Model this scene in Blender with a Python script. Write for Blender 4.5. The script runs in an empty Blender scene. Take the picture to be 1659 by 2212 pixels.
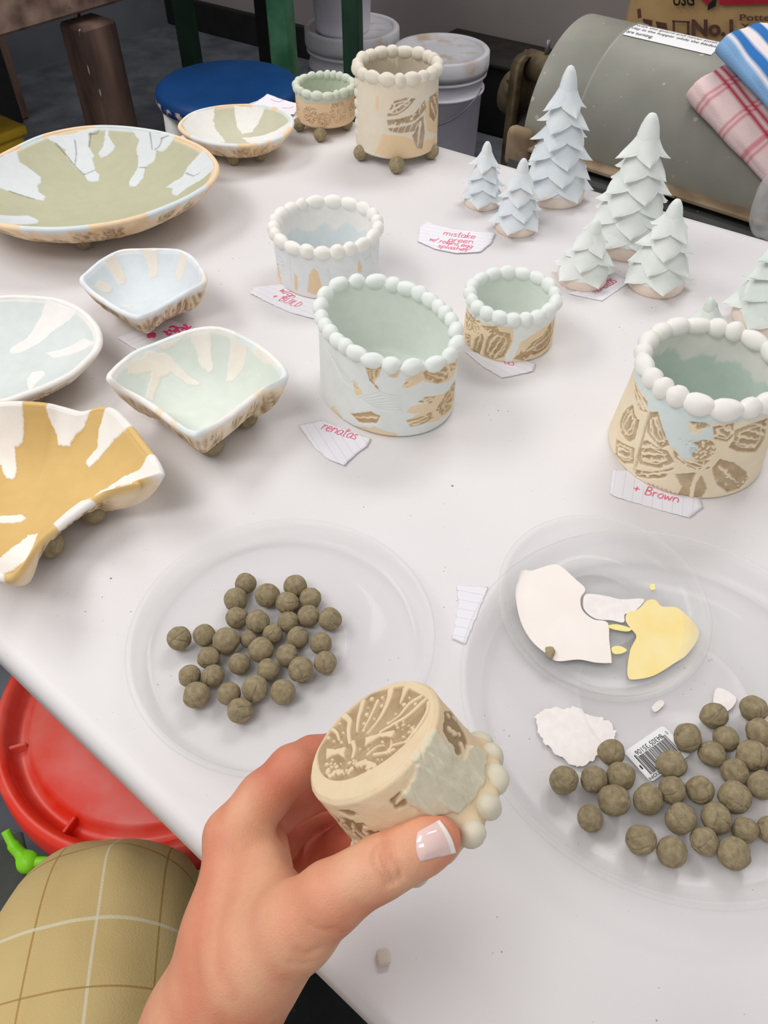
import bpy, bmesh, math, random
import numpy as np
from mathutils import Vector, Matrix, Euler

# ------------------------------------------------------------ camera, world, lights, exposure
TZ = 0.74                                  # table top height above the floor
CH = 0.45                                  # camera height above the table top
FPX, PITCH = 1750.0, math.radians(47.0)    # focal length in pixels of the 1659 x 2212 frame
scene = bpy.context.scene
COL = scene.collection
cam_data = bpy.data.cameras.new('camera')
cam_data.sensor_fit = 'VERTICAL'
cam_data.sensor_height = 24.0
cam_data.lens = 24.0 * FPX / 2212.0
cam_data.clip_start = 0.01
cam = bpy.data.objects.new('camera', cam_data)
cam.location = (0, 0, TZ + CH)
cam.rotation_euler = (math.pi / 2 - PITCH, 0, 0)
COL.objects.link(cam)
scene.camera = cam
world = bpy.data.worlds.new('room_light')
scene.world = world
world.use_nodes = True
world.node_tree.nodes['Background'].inputs[0].default_value = (1.0, 0.975, 0.968, 1)
world.node_tree.nodes['Background'].inputs[1].default_value = 0.66
scene.view_settings.view_transform = 'Standard'
scene.view_settings.look = 'None'
scene.view_settings.gamma = 1.0
scene.view_settings.use_curve_mapping = False
scene.view_settings.exposure = -0.48


def area_light(name, loc, size_x, size_y, watts, color, target):
    d = bpy.data.lights.new(name, 'AREA')
    d.shape = 'RECTANGLE'
    d.size, d.size_y, d.energy, d.color = size_x, size_y, watts, color
    o = bpy.data.objects.new(name, d)
    o.location = loc
    o.rotation_euler = (Vector(target) - Vector(loc)).to_track_quat('-Z', 'Y').to_euler()
    COL.objects.link(o)
    return o


# overhead area lights: the key, then two unseen fills added
area_light('overhead_light', (-1.45, 1.0, 2.45), 1.2, 0.6, 25, (1.0, 0.975, 0.955), (-0.9, 0.9, 0.74))
area_light('overhead_light', (0.75, 2.0, 2.65), 1.2, 0.6, 32, (1.0, 0.98, 0.97), (0.75, 2.1, 0))  # added fill that brightens the background
area_light('overhead_light', (-0.9, -0.45, 2.65), 1.2, 0.6, 22, (1.0, 0.98, 0.97), (-0.9, -0.45, 0))  # added fill from the camera side for the front faces

# ------------------------------------------------------------ pixel <-> place helpers
_fw = np.array([0, math.cos(PITCH), -math.sin(PITCH)])
_up = np.array([0, math.sin(PITCH), math.cos(PITCH)])
_rt = np.array([1.0, 0, 0])
CAMP = np.array([0, 0, TZ + CH])


def ray(x, y):
    return _fw * FPX + _rt * (x - 829.5) - _up * (y - 1106.0)


def P(x, y, h=0.0):
    """place at height h above the table top seen at photo pixel (x, y)"""
    d = ray(x, y)
    return CAMP + d * ((TZ + h - CAMP[2]) / d[2])


def Q(x, y, depth):
    """place at the given depth seen at photo pixel (x, y)"""
    return CAMP + ray(x, y) / FPX * depth


def lin(c):
    c = np.asarray(c, float) / 255.0
    return np.where(c <= 0.04045, c / 12.92, ((c + 0.055) / 1.055) ** 2.4)


# ------------------------------------------------------------ noise and drawing canvas
def vnoise(x, y, seed=0):
    x = np.asarray(x, float); y = np.asarray(y, float)
    xi = np.floor(x).astype(np.int64); yi = np.floor(y).astype(np.int64)
    fx = x - xi; fy = y - yi
    fx = fx * fx * (3 - 2 * fx); fy = fy * fy * (3 - 2 * fy)

    def h(a, b):
        n = (a * 374761393 + b * 668265263 + seed * 1442695041) & 0x7fffffff
        n = ((n ^ (n >> 13)) * 1274126177) & 0x7fffffff
        return ((n ^ (n >> 16)) & 0xffff) / 65535.0
    a = h(xi, yi) * (1 - fx) + h(xi + 1, yi) * fx
    b = h(xi, yi + 1) * (1 - fx) + h(xi + 1, yi + 1) * fx
    return a * (1 - fy) + b * fy


def fbm(x, y, seed=0, o=3):
    s = 0; a = 0.5
    for i in range(o):
        s = s + a * vnoise(x * 2 ** i, y * 2 ** i, seed + i); a *= 0.5
    return s / (1 - 0.5 ** o)


class Canvas:
    """a small raster in millimetres on which stamped patterns and glaze are drawn"""
    def __init__(s, x0, x1, y0, y1, res):
        s.x0, s.y0, s.res = x0, y0, res
        s.nx = int((x1 - x0) / res) + 2; s.ny = int((y1 - y0) / res) + 2
        s.a = np.zeros((s.ny, s.nx))

    def _box(s, xa, xb, ya, yb):
        i0 = max(0, int((xa - s.x0) / s.res) - 1); i1 = min(s.nx, int((xb - s.x0) / s.res) + 3)
        j0 = max(0, int((ya - s.y0) / s.res) - 1); j1 = min(s.ny, int((yb - s.y0) / s.res) + 3)
        if i0 >= i1 or j0 >= j1:
            return None
        X, Y = np.meshgrid(s.x0 + np.arange(i0, i1) * s.res, s.y0 + np.arange(j0, j1) * s.res)
        return (slice(j0, j1), slice(i0, i1)), X, Y

    def poly(s, pts, v, wob=0.0, seed=1):
        p = np.asarray(pts, float)
        b = s._box(p[:, 0].min() - wob, p[:, 0].max() + wob, p[:, 1].min() - wob, p[:, 1].max() + wob)
        if b is None:
            return
        sl, X, Y = b
        if wob:
            X = X + (fbm(X / (wob * 2.5), Y / (wob * 2.5), seed) - .5) * wob * 2
            Y = Y + (fbm(X / (wob * 2.5) + 31, Y / (wob * 2.5) + 7, seed) - .5) * wob * 2
        ins = np.zeros(X.shape, bool)
        n = len(p)
        for i in range(n):
            xa, ya = p[i]; xb, yb = p[(i + 1) % n]
            if ya == yb:
                continue
            c = ((ya > Y) != (yb > Y)) & (X < (xb - xa) * (Y - ya) / (yb - ya) + xa)
            ins ^= c
        s.a[sl][ins] = v

    def stroke(s, pts, w0, w1, v):
        p = np.asarray(pts, float); n = len(p) - 1
        for i in range(n):
            wa = w0 + (w1 - w0) * i / n; wb = w0 + (w1 - w0) * (i + 1) / n
            m = max(wa, wb)
            (xa, ya), (xb, yb) = p[i], p[i + 1]
            b = s._box(min(xa, xb) - m, max(xa, xb) + m, min(ya, yb) - m, max(ya, yb) + m)
            if b is None:
                continue
            sl, X, Y = b
            dx, dy = xb - xa, yb - ya
            L = dx * dx + dy * dy + 1e-9
            t = np.clip(((X - xa) * dx + (Y - ya) * dy) / L, 0, 1)
            D = np.hypot(X - xa - t * dx, Y - ya - t * dy)
            s.a[sl][D < (wa + (wb - wa) * t) * 0.5] = v

    def dot(s, x, y, r, v):
        s.stroke([(x, y), (x + 1e-4, y)], 2 * r, 2 * r, v)

    def blur(s, n=1):
        a = s.a.copy()
        for _ in range(n):
            a[1:-1] = (a[:-2] + 2 * a[1:-1] + a[2:]) / 4
            a[:, 1:-1] = (a[:, :-2] + 2 * a[:, 1:-1] + a[:, 2:]) / 4
        s.a = a
        return s

    def sample(s, x, y):
        fx = np.clip((np.asarray(x) - s.x0) / s.res, 0, s.nx - 1.001)
        fy = np.clip((np.asarray(y) - s.y0) / s.res, 0, s.ny - 1.001)
        i = fx.astype(int); j = fy.astype(int); fx = fx - i; fy = fy - j
        a = s.a
        return (a[j, i] * (1 - fx) + a[j, i + 1] * fx) * (1 - fy) + (a[j + 1, i] * (1 - fx) + a[j + 1, i + 1] * fx) * fy


def inpoly(p, x, y):
    p = np.asarray(p, float); ins = False; n = len(p)
    for i in range(n):
        xa, ya = p[i]; xb, yb = p[(i + 1) % n]
        if (ya > y) != (yb > y) and x < (xb - xa) * (y - ya) / (yb - ya) + xa:
            ins = not ins
    return ins


def decorate(c, poly, rng, lw=1.0, dots=6, lines=2, dr=(0.5, 1.0)):
    """a stamped field: recessed shape with raised wavy lines and dots standing in it"""
    p = np.asarray(poly, float)
    c.poly(p, 1.0, 0.6, rng.randrange(99))
    m = p.mean(0); u, sv, vt = np.linalg.svd(p - m)
    ax, ay = vt[0], vt[1]
    L = (p - m) @ ax; W = (p - m) @ ay
    if lines and min(W.max() - W.min(), L.max() - L.min()) > 9 and rng.random() < 0.6:
        ic = [m + (t - m) * 0.66 for t in p]
        c.stroke(ic + ic[:1], lw * 1.0, lw * 0.9, 0.0)
    for k in range(lines):
        off = (k + 1) / (lines + 1) * (W.max() - W.min()) + W.min()
        ph = rng.uniform(0, 6)
        pts = []
        ta, tb = L.min() * rng.uniform(0.45, 0.88), L.max() * rng.uniform(0.6, 0.9)
        if rng.random() < 0.5:
            ta, tb = tb, ta
        for t in np.linspace(ta, tb, 22):
            q = m + ax * t + ay * (off * (1 - 0.35 * abs(t) / max(abs(L).max(), 1e-6)) + 0.4 * math.sin(t * 0.8 + ph))
            if inpoly(p, *q):
                pts.append(q)
        if len(pts) > 2:
            c.stroke(pts, lw * 2.3, lw * 0.7, 0.0)
    for k in range(dots * 6):
        if dots <= 0:
            break
        x = rng.uniform(p[:, 0].min(), p[:, 0].max()); y = rng.uniform(p[:, 1].min(), p[:, 1].max())
        if inpoly(p, x, y):
            c.dot(x, y, rng.uniform(*dr), 0.0); dots -= 1


def flower(c, x, y, R, n, rot, rng):
    for k in range(n):
        a = rot + 2 * math.pi * k / n
        e = np.array([math.cos(a), math.sin(a)]); f = np.array([-e[1], e[0]])
        pts = []
        for t in np.linspace(0, 1, 12):
            pts.append(e * R * (0.25 + 0.75 * t) + f * R * 0.34 * math.sin(math.pi * min(1, t * 1.05)) ** 0.8)
        for t in np.linspace(1, 0, 12):
            pts.append(e * R * (0.25 + 0.75 * t) - f * R * 0.34 * math.sin(math.pi * min(1, t * 1.05)) ** 0.8)
        decorate(c, [np.array([x, y]) + q for q in pts], rng, lw=R * 0.07, dots=4, lines=2, dr=(R * .03, R * .055))
    c.dot(x, y, R * 0.27, 1.0)
    for k in range(16):
        r = R * 0.24 * math.sqrt(rng.random()); a = rng.uniform(0, 6.283)
        c.dot(x + r * math.cos(a), y + r * math.sin(a), R * 0.04, 0.0)


# ------------------------------------------------------------ mesh helpers
def srcloc(parent):
    v = np.zeros(3)
    while parent is not None:
        v += np.array(parent.location); parent = parent.parent
    return v


def tag(o, label=None, cat=None, group=None, kind=None):
    if label: o['label'] = label
    if cat: o['category'] = cat
    if group: o['group'] = group
    if kind: o['kind'] = kind
    return o


def thing(name, label, cat, loc, group=None):
    o = bpy.data.objects.new(name, None)
    o.empty_display_size = 0.02
    COL.objects.link(o)
    o.location = [float(t) for t in loc]
    return tag(o, label, cat, group)


def mesh_data(name, V, F, cols=None, smooth=True, attr=None):
    V = np.asarray(V, float)
    me = bpy.data.meshes.new(name)
    if isinstance(F, np.ndarray):
        F = [F]
    if isinstance(F, list) and len(F) and isinstance(F[0], np.ndarray) and F[0].ndim == 2:
        loops = np.concatenate([f.ravel() for f in F]).astype(np.int32)
        tot = np.concatenate([np.full(len(f), f.shape[1]) for f in F]).astype(np.int32)
    else:
        loops = np.array([i for f in F for i in f], np.int32)
        tot = np.array([len(f) for f in F], np.int32)
    start = np.concatenate([[0], np.cumsum(tot)[:-1]]).astype(np.int32)
    me.vertices.add(len(V)); me.vertices.foreach_set('co', V.astype(np.float32).ravel())
    me.loops.add(len(loops)); me.loops.foreach_set('vertex_index', loops)
    me.polygons.add(len(tot)); me.polygons.foreach_set('loop_start', start); me.polygons.foreach_set('loop_total', tot)
    me.polygons.foreach_set('use_smooth', np.full(len(tot), smooth, bool))
    me.update(calc_edges=True)
    me.validate()
    if cols is not None:
        ca = me.color_attributes.new('Col', 'FLOAT_COLOR', 'POINT')
        c4 = np.ones((len(V), 4), np.float32); c4[:, :3] = cols
        ca.data.foreach_set('color', c4.ravel())
    if attr is not None:
        at = me.attributes.new('flat', 'FLOAT_VECTOR', 'POINT')
        at.data.foreach_set('vector', np.asarray(attr, np.float32).ravel())
    return me


def build(name, V, F, mat, parent=None, cols=None, smooth=True, loc=None, attr=None):
    """one mesh object; V in world places. Top level: origin at loc; child: relative to its parent"""
    base = srcloc(parent) if parent is not None else (np.zeros(3) if loc is None else np.asarray(loc, float))
    V = np.asarray(V, float)
    if parent is not None and loc is not None:
        base = np.asarray(loc, float)
    me = mesh_data(name, V - base, F, cols, smooth, attr)
    me.materials.append(mat)
    o = bpy.data.objects.new(name, me)
    COL.objects.link(o)
    if parent is not None:
        o.parent = parent
        if loc is not None:
            o.location = base - srcloc(parent)
    else:
        o.location = base
    return o


def inst(name, me, parent, loc, rot=(0, 0, 0), scale=(1, 1, 1)):
    o = bpy.data.objects.new(name, me)
    COL.objects.link(o)
    if parent is not None:
        o.parent = parent
        loc = np.asarray(loc) - srcloc(parent)
    o.location = [float(t) for t in loc]; o.rotation_euler = rot; o.scale = scale
    return o


def grid_faces(nu, nv, wrap=False, off=0, flip=False):
    """faces of a nu x nv vertex grid (index u * nv + v)"""
    iu = np.arange(nu if wrap else nu - 1); iv = np.arange(nv - 1)
    U, Vv = np.meshgrid(iu, iv, indexing='ij')
    U2 = (U + 1) % nu
    f = np.stack([U * nv + Vv, U2 * nv + Vv, U2 * nv + Vv + 1, U * nv + Vv + 1], -1).reshape(-1, 4) + off
    return f[:, ::-1] if flip else f


def grid_normals(G, wrap):
    if wrap:
        du = np.roll(G, -1, 0) - np.roll(G, 1, 0)
    else:
        du = np.gradient(G, axis=0)
    dv = np.gradient(G, axis=1)
    n = np.cross(du, dv)
    return n / (np.linalg.norm(n, axis=-1, keepdims=True) + 1e-12)


def lathe(prof, n=48, c=(0, 0, 0), sx=1.0, sy=1.0):
    a = np.linspace(0, 2 * math.pi, n, endpoint=False)
    pr = np.array(prof, float)
    G = np.zeros((n, len(pr), 3))
    G[..., 0] = np.cos(a)[:, None] * pr[:, 0] * sx + c[0]
    G[..., 1] = np.sin(a)[:, None] * pr[:, 0] * sy + c[1]
    G[..., 2] = pr[:, 1] + c[2]
    return G.reshape(-1, 3), grid_faces(n, len(pr), True)


def frame_of(d):
    d = np.asarray(d, float); d = d / np.linalg.norm(d)
    h = np.array([0, 0, 1.0]) if abs(d[2]) < 0.9 else np.array([1.0, 0, 0])
    a = np.cross(h, d); a /= np.linalg.norm(a)
    return a, np.cross(d, a), d


def tube(path, rad, n=10):
    path = np.asarray(path, float); m = len(path)
    rad = np.full(m, rad) if np.isscalar(rad) else np.asarray(rad, float)
    t = np.gradient(path, axis=0)
    a, b, _ = frame_of(t[0])
    V = []
    for i in range(m):
        d = t[i] / (np.linalg.norm(t[i]) + 1e-12)
        a = a - d * (a @ d); a /= np.linalg.norm(a); b = np.cross(d, a)
        th = np.linspace(0, 2 * math.pi, n, endpoint=False)
        V.append(path[i] + rad[i] * (np.cos(th)[:, None] * a + np.sin(th)[:, None] * b))
    V = np.array(V)                                   # m x n
    G = V.transpose(1, 0, 2).reshape(-1, 3)
    F = [list(f) for f in grid_faces(n, m, True)]
    F.append([k * m for k in range(n)][::-1]); F.append([k * m + m - 1 for k in range(n)])
    return G, F


def cyl(p0, p1, r0, r1=None, n=24):
    r1 = r0 if r1 is None else r1
    return tube([p0, (np.asarray(p0) + np.asarray(p1)) / 2, p1], [r0, (r0 + r1) / 2, r1], n)


def box(cx, cy, cz, sx, sy, sz, ax=(1, 0, 0), bev=0.0, seg=1, ay=None):
    """box with its first axis along ax (bevelled edges)"""
    ax = np.asarray(ax, float); ax = ax / np.linalg.norm(ax)
    if ay is None:
        ay = np.cross([0, 0, 1.0], ax)
    ay = np.asarray(ay, float); ay /= np.linalg.norm(ay); az = np.cross(ax, ay)
    bm = bmesh.new()
    bmesh.ops.create_cube(bm, size=1.0)
    for v in bm.verts:
        v.co = Vector((v.co.x * sx, v.co.y * sy, v.co.z * sz))
    if bev:
        bmesh.ops.bevel(bm, geom=bm.edges[:], offset=bev, segments=seg, affect='EDGES', profile=0.5)
    V = np.array([v.co for v in bm.verts]); bm.verts.index_update()
    F = [[v.index for v in f.verts] for f in bm.faces]
    bm.free()
    return V[:, :1] * ax + V[:, 1:2] * ay + V[:, 2:] * az + np.array([cx, cy, cz]), F


def ico(sub):
    bm = bmesh.new()
    bmesh.ops.create_icosphere(bm, subdivisions=sub, radius=1.0)
    bm.verts.index_update()
    V = np.array([v.co for v in bm.verts]); F = np.array([[v.index for v in f.verts] for f in bm.faces])
    bm.free()
    return V, F


def join(parts):
    VV = []; FF = []; n = 0
    for V, F in parts:
        VV.append(np.asarray(V)); FF += [[int(i) + n for i in f] for f in F]; n += len(V)
    return np.concatenate(VV), FF


def slab(pts, z0, z1, seg=None):
    """flat plate with the given outline (counter-clockwise xy points)"""
    p = np.asarray(pts, float); n = len(p)
    area = 0.5 * np.sum(p[:, 0] * np.roll(p[:, 1], -1) - np.roll(p[:, 0], -1) * p[:, 1])
    if area < 0:
        p = p[::-1]
    V = np.concatenate([np.c_[p, np.full(n, z0)], np.c_[p, np.full(n, z1)]])
    F = [list(range(n))[::-1], list(range(n, 2 * n))] + [[i, (i + 1) % n, n + (i + 1) % n, n + i] for i in range(n)]
    return V, F


def smooth_poly(pts, n=6, closed=True):
    """Catmull-Rom rounding of an outline"""
    p = np.asarray(pts, float); m = len(p); out = []
    for i in range(m if closed else m - 1):
        if closed:
            a, b, c, d = p[(i - 1) % m], p[i], p[(i + 1) % m], p[(i + 2) % m]
        else:
            a, b, c, d = p[max(i - 1, 0)], p[i], p[i + 1], p[min(i + 2, m - 1)]
        for t in np.arange(n) / n:
            out.append(0.5 * ((2 * b) + (-a + c) * t + (2 * a - 5 * b + 4 * c - d) * t * t + (-a + 3 * b - 3 * c + d) * t ** 3))
    if not closed:
        out.append(p[-1])
    return np.array(out)


# ------------------------------------------------------------ materials
def new_mat(name):
    m = bpy.data.materials.new(name); m.use_nodes = True
    nt = m.node_tree
    return m, nt, nt.nodes['Principled BSDF']


def N(nt, kind, **kw):
    n = nt.nodes.new(kind)
    for k, v in kw.items():
        setattr(n, k, v)
    return n


def rgb(c):
    return (*[float(t) for t in lin(c)], 1.0)


def surf(name, c1, c2=None, rough=0.6, scale=20.0, bump=0.0, bscale=200.0, spec=0.4, spots=None, metal=0.0, coat=0.0, attr=False, sss=0.0, detail=4.0, contrast=(0.35, 0.65), stretch=None):
    """procedural surface: two-tone noise colour, optional speckles, fine relief"""
    m, nt, b = new_mat(name)
    L = nt.links.new
    tc = N(nt, 'ShaderNodeTexCoord')
    src = tc.outputs['Object']
    if stretch:
        mp = N(nt, 'ShaderNodeMapping'); mp.inputs['Scale'].default_value = stretch
        L(src, mp.inputs[0]); src = mp.outputs[0]
    b.inputs['Roughness'].default_value = rough
    b.inputs['Specular IOR Level'].default_value = spec
    b.inputs['Metallic'].default_value = metal
    b.inputs['Coat Weight'].default_value = coat
    col = None
    if attr:
        a = N(nt, 'ShaderNodeAttribute', attribute_name='Col'); col = a.outputs['Color']
        nz = N(nt, 'ShaderNodeTexNoise'); nz.inputs['Scale'].default_value = scale; nz.inputs['Detail'].default_value = detail
        L(src, nz.inputs['Vector'])
        mr = N(nt, 'ShaderNodeMapRange'); mr.inputs[3].default_value = 0.93; mr.inputs[4].default_value = 1.05
        L(nz.outputs['Fac'], mr.inputs[0])
        mx = N(nt, 'ShaderNodeMix', data_type='RGBA', blend_type='MULTIPLY'); mx.inputs['Factor'].default_value = 1.0
        L(col, mx.inputs['A']); L(mr.outputs[0], mx.inputs['B']); col = mx.outputs['Result']
    else:
        nz = N(nt, 'ShaderNodeTexNoise'); nz.inputs['Scale'].default_value = scale; nz.inputs['Detail'].default_value = detail
        L(src, nz.inputs['Vector'])
        rp = N(nt, 'ShaderNodeValToRGB')
        rp.color_ramp.elements[0].position = contrast[0]; rp.color_ramp.elements[1].position = contrast[1]
        rp.color_ramp.elements[0].color = rgb(c1); rp.color_ramp.elements[1].color = rgb(c2 or c1)
        L(nz.outputs['Fac'], rp.inputs[0]); col = rp.outputs[0]
    for (sc, sz, cc) in (spots or []):
        vo = N(nt, 'ShaderNodeTexVoronoi'); vo.inputs['Scale'].default_value = sc
        L(src, vo.inputs['Vector'])
        n2 = N(nt, 'ShaderNodeTexNoise'); n2.inputs['Scale'].default_value = sc * 0.23
        L(src, n2.inputs['Vector'])
        lt = N(nt, 'ShaderNodeMath', operation='SUBTRACT'); lt.inputs[0].default_value = sz
        L(vo.outputs['Distance'], lt.inputs[1])
        g = N(nt, 'ShaderNodeMath', operation='MULTIPLY_ADD'); g.inputs[1].default_value = 0.35; g.inputs[2].default_value = -0.195
        L(n2.outputs['Fac'], g.inputs[0])
        ad = N(nt, 'ShaderNodeMath', operation='ADD'); L(lt.outputs[0], ad.inputs[0]); L(g.outputs[0], ad.inputs[1])
        ml = N(nt, 'ShaderNodeMath', operation='MULTIPLY'); ml.inputs[1].default_value = 25.0; ml.use_clamp = True
        L(ad.outputs[0], ml.inputs[0])
        mx = N(nt, 'ShaderNodeMix', data_type='RGBA'); L(ml.outputs[0], mx.inputs['Factor'])
        L(col, mx.inputs['A']); mx.inputs['B'].default_value = rgb(cc); col = mx.outputs['Result']
    L(col, b.inputs['Base Color'])
    if bump:
        nb = N(nt, 'ShaderNodeTexNoise'); nb.inputs['Scale'].default_value = bscale; nb.inputs['Detail'].default_value = 3
        L(src, nb.inputs['Vector'])
        bp = N(nt, 'ShaderNodeBump'); bp.inputs['Strength'].default_value = bump; bp.inputs['Distance'].default_value = 0.001
        L(nb.outputs['Fac'], bp.inputs['Height']); L(bp.outputs[0], b.inputs['Normal'])
    if sss:
        b.inputs['Subsurface Weight'].default_value = sss
        b.inputs['Subsurface Radius'].default_value = (0.006, 0.002, 0.001)
        b.inputs['Subsurface Scale'].default_value = 1.0
    return m


def clear_plastic(name, tint=(0.985, 0.985, 0.985), white=0.065, rough=0.15, bump=0.05):
    m, nt, b = new_mat(name)
    L = nt.links.new
    b.inputs['Base Color'].default_value = (0.93, 0.93, 0.93, 1)
    b.inputs['Roughness'].default_value = rough
    b.inputs['Coat Weight'].default_value = 0.3
    tr = N(nt, 'ShaderNodeBsdfTransparent'); tr.inputs[0].default_value = (*tint, 1)
    lw = N(nt, 'ShaderNodeLayerWeight'); lw.inputs['Blend'].default_value = 0.35
    mr = N(nt, 'ShaderNodeMapRange'); mr.inputs[3].default_value = white; mr.inputs[4].default_value = min(1.0, white + 0.42)
    L(lw.outputs['Facing'], mr.inputs[0])
    nz = N(nt, 'ShaderNodeTexNoise'); nz.inputs['Scale'].default_value = 60
    tc = N(nt, 'ShaderNodeTexCoord'); L(tc.outputs['Object'], nz.inputs['Vector'])
    bp = N(nt, 'ShaderNodeBump'); bp.inputs['Strength'].default_value = bump; bp.inputs['Distance'].default_value = 0.001
    L(nz.outputs['Fac'], bp.inputs['Height']); L(bp.outputs[0], b.inputs['Normal'])
    mx = N(nt, 'ShaderNodeMixShader')
    L(mr.outputs[0], mx.inputs[0]); L(tr.outputs[0], mx.inputs[1]); L(b.outputs[0], mx.inputs[2])
    L(mx.outputs[0], nt.nodes['Material Output'].inputs['Surface'])
    return m


M = {}
M['ceramic'] = surf('bisque_painted', (255, 255, 255), attr=True, rough=0.72, scale=90, bump=0.12, bscale=900, spec=0.25)
M['clay'] = surf('raw_clay', (154, 139, 109), (182, 166, 135), rough=0.95, scale=120, bump=0.55, bscale=650, spec=0.1, spots=[(420, 0.14, (88, 77, 58))])
M['clay_ball'] = surf('rolled_clay', (150, 136, 107), (178, 163, 132), rough=0.95, scale=2.2, bump=0.9, bscale=16, spec=0.1, detail=6, spots=[(11, 0.12, (118, 104, 80)), (26, 0.14, (126, 112, 87))])
M['bead_white'] = surf('bead_white', (240, 238, 230), (250, 249, 244), rough=0.6, scale=60, spec=0.3)
M['bead_mint'] = surf('bead_mint', (232, 240, 235), (242, 246, 241), rough=0.6, scale=60, spec=0.3)
M['bead_sage'] = surf('bead_sage', (208, 216, 200), (220, 226, 212), rough=0.65, scale=60, spec=0.3)
M['bead_cream'] = surf('bead_cream', (226, 218, 202), (236, 230, 216), rough=0.65, scale=60, spec=0.3)
M['tree_blue'] = surf('tree_blue', (226, 234, 239), (243, 238, 233), rough=0.6, scale=55, spec=0.3, contrast=(0.5, 0.78))
M['tree_green'] = surf('tree_green', (232, 238, 234), (240, 244, 241), rough=0.6, scale=50, spec=0.3)
M['tree_mint'] = surf('tree_mint', (220, 231, 225), (232, 239, 234), rough=0.6, scale=50, spec=0.3)
M['tree_base'] = surf('tree_base', (236, 218, 204), (244, 230, 218), rough=0.75, scale=50)
M['table'] = surf('table_plastic', (224, 221, 222), (229, 226, 227), rough=0.42, scale=6, bump=0.06, bscale=500, spec=0.4,
                  spots=[(75, 0.035, (120, 112, 105)), (150, 0.06, (168, 160, 152))])
M['metal_grey'] = surf('leg_metal', (120, 122, 126), (140, 142, 146), rough=0.4, metal=0.6)
M['saucer'] = clear_plastic('clear_vinyl')
M['floor'] = surf('floor_concrete', (74, 77, 84), (98, 101, 108), rough=0.8, scale=9, bump=0.1, spots=[(60, 0.1, (120, 122, 126))])
M['wall'] = surf('wall_paint', (142, 134, 132), (152, 144, 142), rough=0.8, scale=3)
M['wall_dark'] = surf('wall_panel', (84, 88, 94), (100, 104, 110), rough=0.8, scale=4)
M['black'] = surf('black_rubber', (18, 18, 19), (26, 26, 27), rough=0.7)
M['wood_dark'] = surf('bench_wood', (66, 48, 42), (124, 98, 86), rough=0.85, scale=14, bump=0.5, bscale=120, stretch=(1, 1, 0.25), spots=[(38, 0.13, (182, 168, 152))])
M['wood_top'] = surf('bench_top_wood', (98, 78, 68), (158, 132, 116), rough=0.85, scale=16, bump=0.5, bscale=120, spots=[(45, 0.10, (92, 72, 60))])
M['blue'] = surf('stool_blue', (0, 56, 108), (2, 62, 120), rough=0.5, scale=12, spec=0.4)
M['chip'] = surf('chipped_edge', (6, 46, 108), (206, 198, 190), rough=0.8, scale=40, contrast=(0.5, 0.6))
M['white_paint'] = surf('white_paint', (222, 222, 218), (234, 234, 230), rough=0.5)
M['green'] = surf('green_paint', (40, 92, 62), (74, 124, 92), rough=0.55, scale=14, spots=[(22, 0.1, (176, 170, 150))])
M['green_shaded'] = surf('green_paint_shaded', (22, 56, 38), (32, 70, 48), rough=0.55, scale=14)  # same green with the shade on the darker legs put into the colour
M['bucket'] = surf('bucket_plastic', (224, 222, 234), (234, 232, 242), rough=0.4, scale=8)
M['bucket_lid'] = surf('bucket_lid_dusty', (214, 214, 220), (190, 170, 150), rough=0.6, scale=14, contrast=(0.52, 0.72))
M['tan_dust'] = surf('dusty_lid', (176, 160, 142), (206, 192, 176), rough=0.9, scale=18)
M['grey_machine'] = surf('machine_grey', (134, 134, 125), (152, 152, 141), rough=0.42, scale=7, bump=0.1, bscale=60, spec=0.45, spots=[(26, 0.13, (190, 182, 168)), (60, 0.09, (170, 166, 156))])
M['rust'] = surf('rusty_flange', (128, 108, 84), (164, 144, 118), rough=0.85, scale=16, bump=0.3, spots=[(30, 0.13, (96, 66, 44))])
M['brass'] = surf('greasy_metal', (56, 47, 34), (112, 97, 70), rough=0.6, scale=22, bump=0.4, metal=0.3, spots=[(28, 0.16, (52, 34, 22))])
M['dark_metal'] = surf('dark_metal', (24, 22, 20), (40, 36, 32), rough=0.7, scale=20)
M['steel_dust'] = surf('machine_base', (58, 60, 58), (86, 88, 84), rough=0.7, scale=10, spots=[(35, 0.12, (150, 144, 132))])
M['paper'] = surf('paper', (236, 234, 240), (242, 240, 244), rough=0.9, scale=20)
M['paper_line'] = surf('paper_line', (176, 190, 220), rough=0.9)
M['pink'] = surf('pink_ink', (246, 70, 140), (250, 96, 160), rough=0.8)
M['red_ink'] = surf('red_ink', (238, 84, 120), (244, 108, 138), rough=0.8)
M['ink_black'] = surf('black_ink', (24, 22, 24), rough=0.8)
M['kraft'] = surf('kraft_paper', (168, 134, 88), (196, 162, 112), rough=0.8, scale=10, bump=0.8, bscale=30)
M['kraft_print'] = surf('brown_print', (88, 56, 50), (108, 72, 62), rough=0.8, scale=60)
M['red_print'] = surf('red_print', (168, 26, 48), (180, 34, 56), rough=0.8, scale=40)
M['yellow'] = surf('yellow_plastic', (206, 168, 36), (222, 186, 56), rough=0.6, scale=12)
M['red_plastic'] = surf('red_lid', (240, 52, 26), (238, 126, 112), rough=0.38, scale=11, spec=0.5, bump=0.15, bscale=60, contrast=(0.42, 0.72))
M['lime'] = surf('lime_plastic', (140, 226, 28), (150, 234, 40), rough=0.4)
M['clear_bag'] = clear_plastic('clear_bag', white=0.22, rough=0.2, bump=0.5)
M['milky_white'] = surf('milky_white_surface', (250, 240, 232), (253, 246, 240), rough=0.25, scale=30)
M['glaze_yellow'] = surf('wet_glaze_yellow', (252, 228, 150), (254, 236, 176), rough=0.25, scale=40)
M['glaze_yellow_thick'] = surf('wet_glaze_yellow_thick', (251, 238, 160), rough=0.3)
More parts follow.
